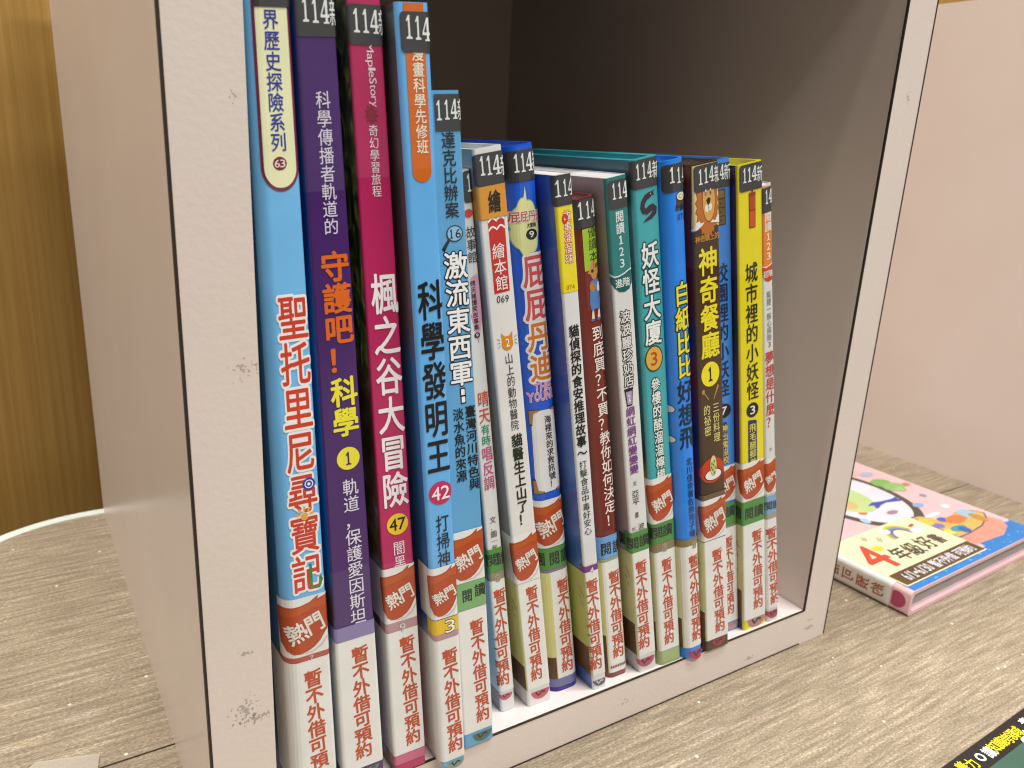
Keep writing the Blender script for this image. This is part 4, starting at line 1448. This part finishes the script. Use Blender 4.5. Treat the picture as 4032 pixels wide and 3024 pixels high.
# ---- 15 blue, set back
B = Book('blue book set back and half hidden behind the brown lion book', 0.2125, 0.2240, 0.1682, 0.1797, 0.0055, 0.2350, 0.2368, 0.150, '#3b86dc', tc=.0013, hollow=.010, page_drop=.003)
B.year_sticker(T3(1040, 500), (T3(1145, 290), T3(1295, 258)), (T3(1145, 620), T3(1295, 585)), (T3(1040, 532), T3(1082, 532)), (T3(1095, 520), T3(1140, 520)), (T3(1150, 508), T3(1208, 508)), T3(1208, 505), CAP * .93)
b0 = B.at(T3(1195, 900))
x, y = b0
B.poly(B.pic, rrect(x - .0052, x + .0014, y - .0062, y + .0072, .0004), ink('#3c2c14'), .00012)
for k in range(3):
    B.poly(B.pic, rrect(x - .0048, x + .0010, y - .0058 + k * .0032, y - .0030 + k * .0032, .0002), ink('#6a5226'), .00016)
    B.poly(B.pic, ellipse(x - .0012, y - .0044 + k * .0032, .0004, .0004, 10), ink('#2c2010'), .0002)
B.poly(B.pic, rrect(x - .0048, x + .0010, y + .0040, y + .0068, .0002), ink('#7a6030'), .00016)
B.flush('', 'printed_drawers')
B.column('校園裡的小妖怪', W1(1518, 1145), W2(1538, 980), 46, '#142a4a', .02)
B.disc(W2(1540, 1108), 28, '#14181e', '7', '#eef0f0')
B.shape([W2(1535, 1215), W2(1568, 1212), W2(1578, 1595), W2(1540, 1605)], '#25307a', eps=.00012)
B.flush('', 'printed_panel')
B.column('神出鬼沒校', W2(1545, 1235), W2(1557, 1600), 22, '#e6d24a', .03, eps=.0002)
B.flame_sticker((W3(1530, 105), W3(1635, 40)), (W3(1545, 430), W3(1648, 370)), .1)
B.reading_label((W3(1550, 452), W3(1650, 392)), (W3(1560, 650), W3(1657, 588)), '#4d8f3e', (('讀', W3(1597, 500), 34),), .55)
B.strip((W3(1560, 652), W3(1657, 590)), (W3(1562, 672), W3(1660, 612)), '#8a8468')
B.loan_label((W3(1562, 674), W3(1660, 614)), (L6(80, 1047), L6(237, 960)), W3(1576, 738), L6(95, 905), 34, wrap=.002)
B.foot('#b58a94', L6(140, 1060), 26, mark='#a07a86')
B.done()

# ---- 16 yellow
B = Book('yellow book with black title and a black disc numbered 3', 0.2243, 0.2395, 0.1806, 0.1938, 0.0022, 0.2339, 0.2366, 0.150, '#e6d80e',
         art('dark_purple_cover', [(0, '#1f2a5c'), (.05, '#14141c'), (.08, '#5a2a6a'), (.13, '#6a3a60'), (.15, '#1c3320'), (.165, '#331252'), (.3, '#241040')], amount=.015), r=.0010, tc=.0012, hollow=.010, page_drop=.003)
B.year_sticker(T3(1420, 500), (T3(1425, 322), T3(1738, 250)), (T3(1430, 687), T3(1738, 612)), (T3(1465, 562), T3(1512, 565)), (T3(1528, 548), T3(1580, 552)), (T3(1585, 525), T3(1652, 530)), T3(1655, 530), CAP * .93)
x, y = B.at(T3(1597, 930))
B.poly(B.pic, rrect(x - .0021, x + .0019, y - .0066, y + .0060, .0006), ink('#5a2210'), .00012)
B.poly(B.pic, rrect(x - .0019, x + .0017, y - .0063, y + .0000, .0005), ink('#c4521c'), .00016)
B.poly(B.pic, rrect(x - .0018, x + .0017, y + .0003, y + .0058, .0005), ink('#ae4618'), .00016)
B.poly(B.pic, rrect(x - .0022, x + .0020, y + .0056, y + .0070, .0003), ink('#8e3614'), .00018)
B.poly(B.pic, ellipse(x, y + .0080, .0005, .0011, 12), ink('#5a2210'), .00016)
B.flush('', 'printed_stove')
B.column('城市裡的小妖怪', W1(1795, 1140), W2(1811, 1005), 46, '#23251a', .022)
B.disc(W2(1807, 1098), 29, '#1c1d16', '3', '#f0f0e2', squash=.8)
B.shape([W2(1766, 1205), W2(1775, 1196), W2(1838, 1190), W2(1846, 1200), W2(1850, 1585), W2(1770, 1600)], '#25306e', eps=.00012)
B.flush('', 'printed_panel')
B.column('飛毛腿郵差', W2(1806, 1222), W2(1812, 1625), 25, '#e6da5a', .015, eps=.0002)
B.flame_sticker((W3(1660, 78), W3(1905, 12)), (W3(1690, 430), W3(1915, 362)), .25)
B.reading_label((W3(1660, 440), W3(1915, 370)), (W3(1668, 650), W3(1922, 580)), '#4d8f3e', (('園', W3(1687, 540), 24), ('閱', W3(1772, 522), 34), ('讀', W3(1862, 492), 34)), .55)
B.loan_label((W3(1670, 652), W3(1922, 582)), (L6(412, 1002), L6(672, 882)), W3(1845, 672), L6(558, 800), 36, '#d0cb92', .33, .0042, .0004)
B.foot('#b8807c', L6(530, 985), 34)
B.done()

# ---- 17 thin white with orange top
B = Book('thin white book with an orange top panel, beside the empty shelf space', 0.2405, 0.2487, 0.1950, 0.2005, 0.0019, 0.2267, 0.2283, 0.148, '#dcdcda', r=.0014, page_drop=.0004)
B.shape([T3(1738, 610), T3(1862, 580), W1(1990, 1150), W1(1960, 1180), W1(1930, 1195), W1(1905, 1190)], '#dd8428', eps=.00010)
B.shape([W1(1905, 1195), W1(1935, 1195), W1(1965, 1175), W1(1990, 1150), W1(1995, 1270), W1(1985, 1305), W1(1955, 1325), W1(1925, 1315), W1(1910, 1280)], '#c8461c', eps=.000115)
B.poly(B.print, brush([B.at(q) for q in (W1(1905, 1190), W1(1935, 1192), W1(1965, 1170), W1(1990, 1145))], .0005), ink('#e8e2da'), .00015)
B.year_sticker(T3(1735, 800), (T3(1742, 625), T3(1862, 598)), (T3(1748, 962), T3(1862, 935)), None, (T3(1770, 848), T3(1808, 848)), (T3(1815, 828), T3(1862, 830)), None, CAP * .93, lr='0000')
B.flush('printed_wave', 'printed_panel')
B.column('閱讀123', W1(1949, 672), W1(1957, 1130), 26, '#efe6da', .03)
B.line('初階', W1(1908, 1265), W1(1995, 1235), 26, '#efe0d6', .03, eps=.0002)
B.column('狐狸一族心探險3', W1(1957, 1410), W2(1966, 520), 17, '#5c6a5c', .004)
B.column('夢想是什麼？', W2(1964, 546), W2(1979, 1265), 33, '#c23c2a', .025)
B.column('文', W2(1976, 1450), W2(1978, 1482), 11, '#4a4a4a', 0.0)
B.flame_sticker((W3(1917, 22), W3(2025, -10)), (W3(1930, 352), W3(2035, 318)), .1)
B.reading_label((W3(1925, 372), W3(2040, 335)), (W3(1932, 540), W3(2046, 497)), '#7aa8d8', (('閱', W3(1957, 452), 26), ('讀', W3(2022, 432), 26)), .5)
B.strip((W3(1932, 541), W3(2046, 498)), (W3(1934, 585), W3(2048, 540)), '#a39a80')
B.loan_label((W3(1934, 588), W3(2048, 543)), (L6(695, 828), L6(915, 756)), W3(1981, 652), L6(838, 722), 36, wrap=.004)
B.foot('#b8465a', L6(805, 865), 26)
B.done()

# ------------------------------------------------------------------ the book lying on the table
FX, FY, FT = 0.3405, -0.0125, 0.0150
FW, FL = 0.150, 0.190
fo = (FX, FY, 0.0003)
fb = tag(empty('book', fo), 'pink picture-covered book lying flat on the table', 'book')
m_pink = ink('#e6bcc0', 0.3, 0.35)
b = MB()
tc = 0.0022
yaw = 0.035
cs, sn = math.cos(yaw), math.sin(yaw)


def fp(x, y, z):
    return (FX + x * cs - y * sn, FY + x * sn + y * cs, 0.0003 + z)


def fbox(mb, x0, x1, y0, y1, z0, z1, m):
    v = [fp(x, y, z) for z in (z0, z1) for y in (y0, y1) for x in (x0, x1)]
    mb.add(v, [(0, 2, 3, 1), (4, 5, 7, 6), (0, 1, 5, 4), (2, 6, 7, 3), (0, 4, 6, 2), (1, 3, 7, 5)], m)


def fext(mb, prof, y0, y1, m):
    n = len(prof)
    v = [fp(x, y, z) for y in (y0, y1) for x, z in prof]
    fl, tr = tess([prof])
    mb.add(v, [(i, (i + 1) % n, n + (i + 1) % n, n + i)[::-1] for i in range(n)] + [t for t in tr] + [tuple(n + i for i in t[::-1]) for t in tr], m)


ro = 0.0026
arc1 = [(ro - ro * math.cos(.5 * PI * i / 6), FT - ro + ro * math.sin(.5 * PI * i / 6)) for i in range(7)]
arc0 = [(ro - ro * math.sin(.5 * PI * i / 6), ro - ro * math.cos(.5 * PI * i / 6)) for i in range(7)]
prof = [(FW, 0)] + arc0 + arc1 + [(FW, FT), (FW, FT - tc), (tc + .002, FT - tc), (tc, FT - tc - .002), (tc, tc + .002), (tc + .002, tc), (FW, tc)]
fext(b, prof, 0, FL, m_pink)
cov = b.build('cover', fb, fo, smooth=True)
b = MB()
fbox(b, tc + .0005, FW - .004, .004, FL - .004, tc + .0001, FT - tc - .0001, ink('#9fa6a2', 0.6))
b.build('pages', fb, fo)


def flat(mb, loops, h, lay):
    if not isinstance(loops[0], list):
        loops = [loops]
    v, f = tess(loops)
    P = [fp(x, y, FT + lay) for x, y in v]
    F = []
    for t in f:
        (ax, ay), (bx, by), (cx_, cy_) = v[t[0]], v[t[1]], v[t[2]]
        F.append(t if (bx - ax) * (cy_ - ay) - (by - ay) * (cx_ - ax) > 0 else t[::-1])
    mb.add(P, F, ink(h, 0.32))


def fchar(mb, ch, cx, cy, wd, ht, h, lay, bold=0.0):
    pts, fs = letter_box(ch)
    for k, (dx, dy) in enumerate(weight(bold)):
        mb.add([fp(cx + (x + dx) * wd, cy + (y + dy) * ht, FT + lay + k * 3e-6) for x, y in pts], fs, ink(h, 0.32))


def fat(u, v):     # measured spot on the cover, in the book's own axes
    q = on_level(u, v, FT + 0.0003)
    dx, dy = q.x - FX, q.y - FY
    return dx * cs + dy * sn, -dx * sn + dy * cs


F1 = view(3200, 1700, 2.073)
F2 = view(3280, 1950, 3.457)
pic = MB()
# sea along the bottom edge
sea = [(.003, .0004), (FW - .0003, .0004), (FW - .0003, .019)]
for i in range(14):
    k = i / 13
    sea.append((FW - .004 - k * (FW * .33), .0185 - .007 * k + (.0012 if i % 2 else -.0008)))
sea += [(.095, .0075), (.003, .0075)]
flat(pic, sea, '#2478c0', .00010)
for i in range(26):
    x, y = random.uniform(.01, FW - .01), random.uniform(.002, .0085)
    flat(pic, ellipse(x, y, random.uniform(.0008, .0022), random.uniform(.0004, .0008), 8), '#5aa6dc', .00016)
flat(pic, [fat(*F2(1620, 560)), fat(*F2(1900, 690)), fat(*F2(2010, 650)), fat(*F1(1560, 840)), fat(*F1(1590, 770)), fat(*F1(1540, 720)), fat(*F1(1430, 690)), fat(*F1(1400, 760)), fat(*F1(1290, 820))], '#e29482', .00013)
boat = [fat(*F1(790, 700)), fat(*F1(860, 690)), fat(*F1(1000, 720)), fat(*F1(1110, 700)), fat(*F1(1180, 650)), fat(*F1(1290, 640)), fat(*F1(1400, 660)), fat(*F1(1425, 700)), fat(*F1(1390, 770)), fat(*F1(1290, 830)), fat(*F1(1200, 870))]
flat(pic, boat, '#6a6468', .00018)
cxm = sum(p[0] for p in boat) / len(boat)
cym = sum(p[1] for p in boat) / len(boat)
flat(pic, [(cxm + (x - cxm) * .94, cym + (y - cym) * .92) for x, y in boat], '#d6b05c', .00023)
for (u, v, rx, ry, h) in ((1030, 770, .006, .004, '#7a76bc'), (1190, 790, .011, .004, '#3a96a4'), (1120, 820, .007, .004, '#e6d65a'), (1170, 715, .014, .006, '#d9783c'), (1260, 670, .009, .008, '#9cc0d8'), (930, 740, .008, .006, '#e8c24a'),
                        (1350, 700, .006, .008, '#c08a3c'), (1240, 800, .006, .005, '#2a62a8'), (1060, 720, .006, .004, '#5460b4')):
    flat(pic, ellipse(*fat(*F1(u, v)), rx * .72, ry * .8, 20), h, .00028 + 1e-8 * u)
cx, cy = fat(*F1(300, 530))
flat(pic, ellipse(cx, cy, .037, .050, 40), '#52443e', .00013)
flat(pic, ellipse(cx, cy, .032, .043, 40), '#dcd9e2', .00018)
flat(pic, ellipse(cx - .008, cy + .004, .020, .027, 30), '#b9cf8c', .00023)
flat(pic, ellipse(cx - .014, cy - .006, .007, .009, 14), '#d0b27c', .00026)
whale = [fat(*F1(*p)) for p in ((450, 610), (480, 580), (560, 570), (640, 550), (680, 530), (690, 548), (728, 552), (720, 568), (670, 572), (600, 580), (560, 600), (535, 630), (515, 625), (500, 605))]
flat(pic, whale, '#3a48a8', .00028)
for (u, v, rx, ry, h) in ((560, 420, .014, .011, '#7cae58'), (660, 450, .016, .010, '#8fb86c'), (720, 470, .008, .006, '#9cc07c'), (860, 600, .008, .005, '#8aa6cc'), (900, 520, .004, .004, '#8c8aa0'), (980, 680, .014, .003, '#e6e8ee'), (1080, 610, .006, .004, '#eceaf0'),
                        (650, 660, .009, .004, '#a87c90'), (410, 665, .006, .004, '#d8543a'), (430, 730, .005, .006, '#a8c8e0'), (440, 350, .010, .006, '#a8b4d0'), (340, 340, .012, .006, '#d8b8a8'), (760, 430, .006, .004, '#c87a5c')):
    flat(pic, ellipse(*fat(*F1(u, v)), rx * .62, ry * .62, 18), h, .00022 + 1e-8 * v)
pic.build('illustration', cov, fo)
# stuck-on class label: cream square with a brown strip
lab = MB()
c0, c1 = fat(*F1(705, 1295)), fat(*F1(1390, 945))
x0, x1 = .0035, c1[0] - .0005
y0, y1 = c0[1] + .0002, fat(*F1(755, 695))[1]
flat(lab, rrect(x0, x1, y0 - .0008, y1, .0006), '#e9e8bc', .00040)
ym = fat(*F1(900, 1055))[1]
flat(lab, rrect(x0 + .0012, x1 - .0006, y0, ym, .0003), '#5e4426', .00048)
txt = '6/1-6/30 暫不外借 可預約'
adv = [.55 if c.isascii() else 1.0 for c in txt]
adv = [.4 if c == ' ' else a for c, a in zip(txt, adv)]
tw = x1 - x0 - .014
pos = 0
for ch, a_ in zip(txt, adv):
    cxx = x0 + .008 + tw * (pos + a_ / 2) / sum(adv)
    if ch != ' ':
        hh = (ym - y0) * .66
        fchar(lab, ch, cxx, (y0 + ym) / 2, tw * a_ / sum(adv) * (.80 if ch.isascii() else 1.05), hh * ((.25 if ch == '-' else .95) if ch.isascii() else 1.1), '#e8e6ee', .00056, .03)
    pos += a_
x, y = fat(*F2(560, 860))
fchar(lab, '4', x, y, .0190, .0245, '#cf4a30', .00048, .05)
for ch, q in zip('年級好', (F2(915, 800), F2(1090, 735), F2(1250, 650))):
    x, y = fat(*q)
    fchar(lab, ch, x, y, .0130, .0145, '#46342c', .00048, .045)
x, y = fat(*F2(1405, 595))
fchar(lab, '書', x, y, .0100, .0120, '#46342c', .00048, .045)
cx, cy = fat(*F2(1000, 560))
for k, h in enumerate(('#e0b83c', '#8fae4c', '#6a86b8', '#7a5c9c')):
    r0 = .0125 - k * .0014
    flat(lab, [(cx + r0 * math.cos(a), cy + r0 * 1.15 * math.sin(a)) for a in [PI * (.02 + .96 * i / 20) for i in range(21)]] +
         [(cx + (r0 - .0014) * math.cos(a), cy + (r0 - .0014) * 1.15 * math.sin(a)) for a in [PI * (.98 - .96 * i / 20) for i in range(21)]], h, .00048)
for u, v, rr in ((700, 510, .0030), (1160, 480, .0036), (1110, 490, .0026)):
    flat(lab, ellipse(*fat(*F2(u, v)), rr * 1.4, rr, 16), '#e9ebf0', .00054 + 1e-8 * u)
flat(lab, [fat(*F2(*p)) for p in ((1010, 430), (1060, 395), (1110, 410), (1060, 445))], '#c8483a', .00054)
flat(lab, ellipse(*fat(*F2(610, 735)), .0045, .003, 14), '#e3d23c', .00048)
for k, p in enumerate(((410, 600), (430, 620), (620, 600), (640, 630))):
    x, y = fat(*F2(*p))
    flat(lab, [ellipse(x, y, .0016, .0015, 12), ellipse(x, y, .0010, .0009, 12)], '#8c8664', .00048 + 1e-7 * k)
lab.build('class_label', fb, fo)
# loan label and dot on its spine
lb = MB()
zs = [0.0022, FT - .0022]


def fsp(y, z):
    return fp(-.0002, y, z)


e_ = .00022
arcs = [(ro - (ro + e_) * math.sin(.5 * PI * (i / 6)), ro - (ro + e_) * math.cos(.5 * PI * (i / 6))) for i in range(2, 7)]
arcs += [(ro - (ro + e_) * math.cos(.5 * PI * i / 6), FT - ro + (ro + e_) * math.sin(.5 * PI * i / 6)) for i in range(7)] + [(.0042, FT + e_)]
k_ = len(arcs)
lb.add([fp(x, y, z) for y in (.0112, FL * .45) for x, z in arcs], [(i, i + 1, k_ + i + 1, k_ + i)[::-1] for i in range(k_ - 1)], ink(WHITE, .4))
for i, ch in enumerate('約預可借外不暫'):
    cy = .0190 + i * .0094
    pts, fs = letter_box(ch)
    # letters stand with their heads toward the far end of the spine
    for k, (dx, dy) in enumerate(weight(.035)):
        lb.add([fp(-.0003 - k * 3e-6, cy + (y + dy) * .0084, FT * .5 + (x + dx) * -.0076) for x, y in pts], [f[::-1] for f in fs], ink('#b0603c', .5))
arc = [(.0075 + .0052 * math.cos(a), FT * .5 + .0048 * math.sin(a)) for a in [2 * PI * i / 24 for i in range(24)]]
lb.add([fp(-.00015, min(.0104, y), z) for y, z in arc], [tuple(range(24))[::-1]], ink('#b04468', .35))
lb.build('loan_label', fb, fo)

# ------------------------------------------------------------------ dark leaflet at the front right
P0, P1 = on_level(3705, 3024, 0.002), on_level(4032, 2788, 0.002)
ex = Vector((P1.x - P0.x, P1.y - P0.y)).normalized()
ey = Vector((-ex.y, ex.x))
lo = (P0.x, P0.y, 0.0003)
leaf_root = tag(empty('leaflet', lo), 'dark green and black printed leaflet at the front right table corner', 'leaflet')


def lp(a, b_, z=0.0020):
    return (P0.x + ex.x * a + ey.x * b_, P0.y + ex.y * a + ey.y * b_, z)


b = MB()
v = [lp(a, q, z) for z in (0.0003, 0.0020) for q in (-.21, 0) for a in (-.03, .12)]
b.add(v, [(0, 2, 3, 1), (4, 5, 7, 6), (0, 1, 5, 4), (2, 6, 7, 3), (0, 4, 6, 2), (1, 3, 7, 5)], ink('#25211e', .35))
b.build('sheet', leaf_root, lo)


def lat(u, v_):
    q = on_level(u, v_, 0.0021)
    d = Vector((q.x - P0.x, q.y - P0.y))
    return d.dot(ex), d.dot(ey)


LV = view(3300, 2600, 3.022)
b = MB()
ga, gb = lat(*LV(1770, 1281)), lat(*LV(2212, 990))
gy = (ga[1] + gb[1]) / 2
b.add([lp(a, q, .0022) for a, q in ((-.028, gy), (-.028, -.2), (.118, -.2), (.118, gy))], [(0, 1, 2, 3)], ink('#3d5a4c', .4))
wa = lat(*LV(2150, 950))
b.add([lp(a, q, .0024) for a, q in rrect(wa[0], wa[0] + .05, wa[1] - .02, wa[1], .002)], [tuple(range(24))], ink('#e4e6e2', .4))
b.build('printed_panel', leaf_root, lo)
b = MB()


def lchar(ch, spot, wd, ht, h, bold):
    cx, cy = lat(*spot)
    pts, fs = letter_box(ch)
    for k, (dx, dy) in enumerate(weight(bold)):
        b.add([lp(cx + (x + dx) * wd, cy + (y + dy) * ht, .0023 + k * 3e-6) for x, y in pts], fs, ink(h, .4))


for ch, q, h in (('養', LV(1480, 1275), '#e6cf2a'), ('力', LV(1590, 1235), '#e6cf2a'), ('讓', LV(1795, 1095), '#e8ecf0'), ('知', LV(1860, 1035), '#e6cf2a'), ('識', LV(1925, 985), '#e6cf2a'),
                 ('跨', LV(1995, 945), '#e6cf2a'), ('領', LV(2060, 895), '#e6cf2a'), ('域', LV(2125, 850), '#e6cf2a'), ('、', LV(2190, 800), '#e8ecf0'), ('素', LV(2235, 745), '#e8ecf0')):
    lchar(ch, q, .0056, .0062, h, .03)
cx, cy = lat(*LV(1693, 1157))
lv, lf = tess([ellipse(cx, cy, .0022, .0022, 20), ellipse(cx, cy, .0013, .0013, 20)])
b.add([lp(x, y, .0023) for x, y in lv], lf, ink('#e8ecf0', .4))
b.build('lettering', leaf_root, lo)

# ------------------------------------------------------------------ strip of clear tape on the table, lower left
q = NT('clear_tape_film')
q.b.inputs['Base Color'].default_value = rgb('#cfc4b4')
q.b.inputs['Roughness'].default_value = 0.35
q.b.inputs['Alpha'].default_value = 0.38
b = MB()
pts = [on_level(*p, 0.0006) for p in ((140, 3000), (393, 2966), (380, 3060), (60, 3075))]
b.add([tuple(p) for p in pts], [(0, 3, 2, 1)], q.m)
o = b.build('tape_strip', None, (pts[0].x, pts[0].y, 0.0006))
m_ = o.modifiers.new('thickness', 'SOLIDIFY')
m_.thickness = 0.0001
tag(o, 'strip of clear tape stuck on the table at lower left', 'tape')
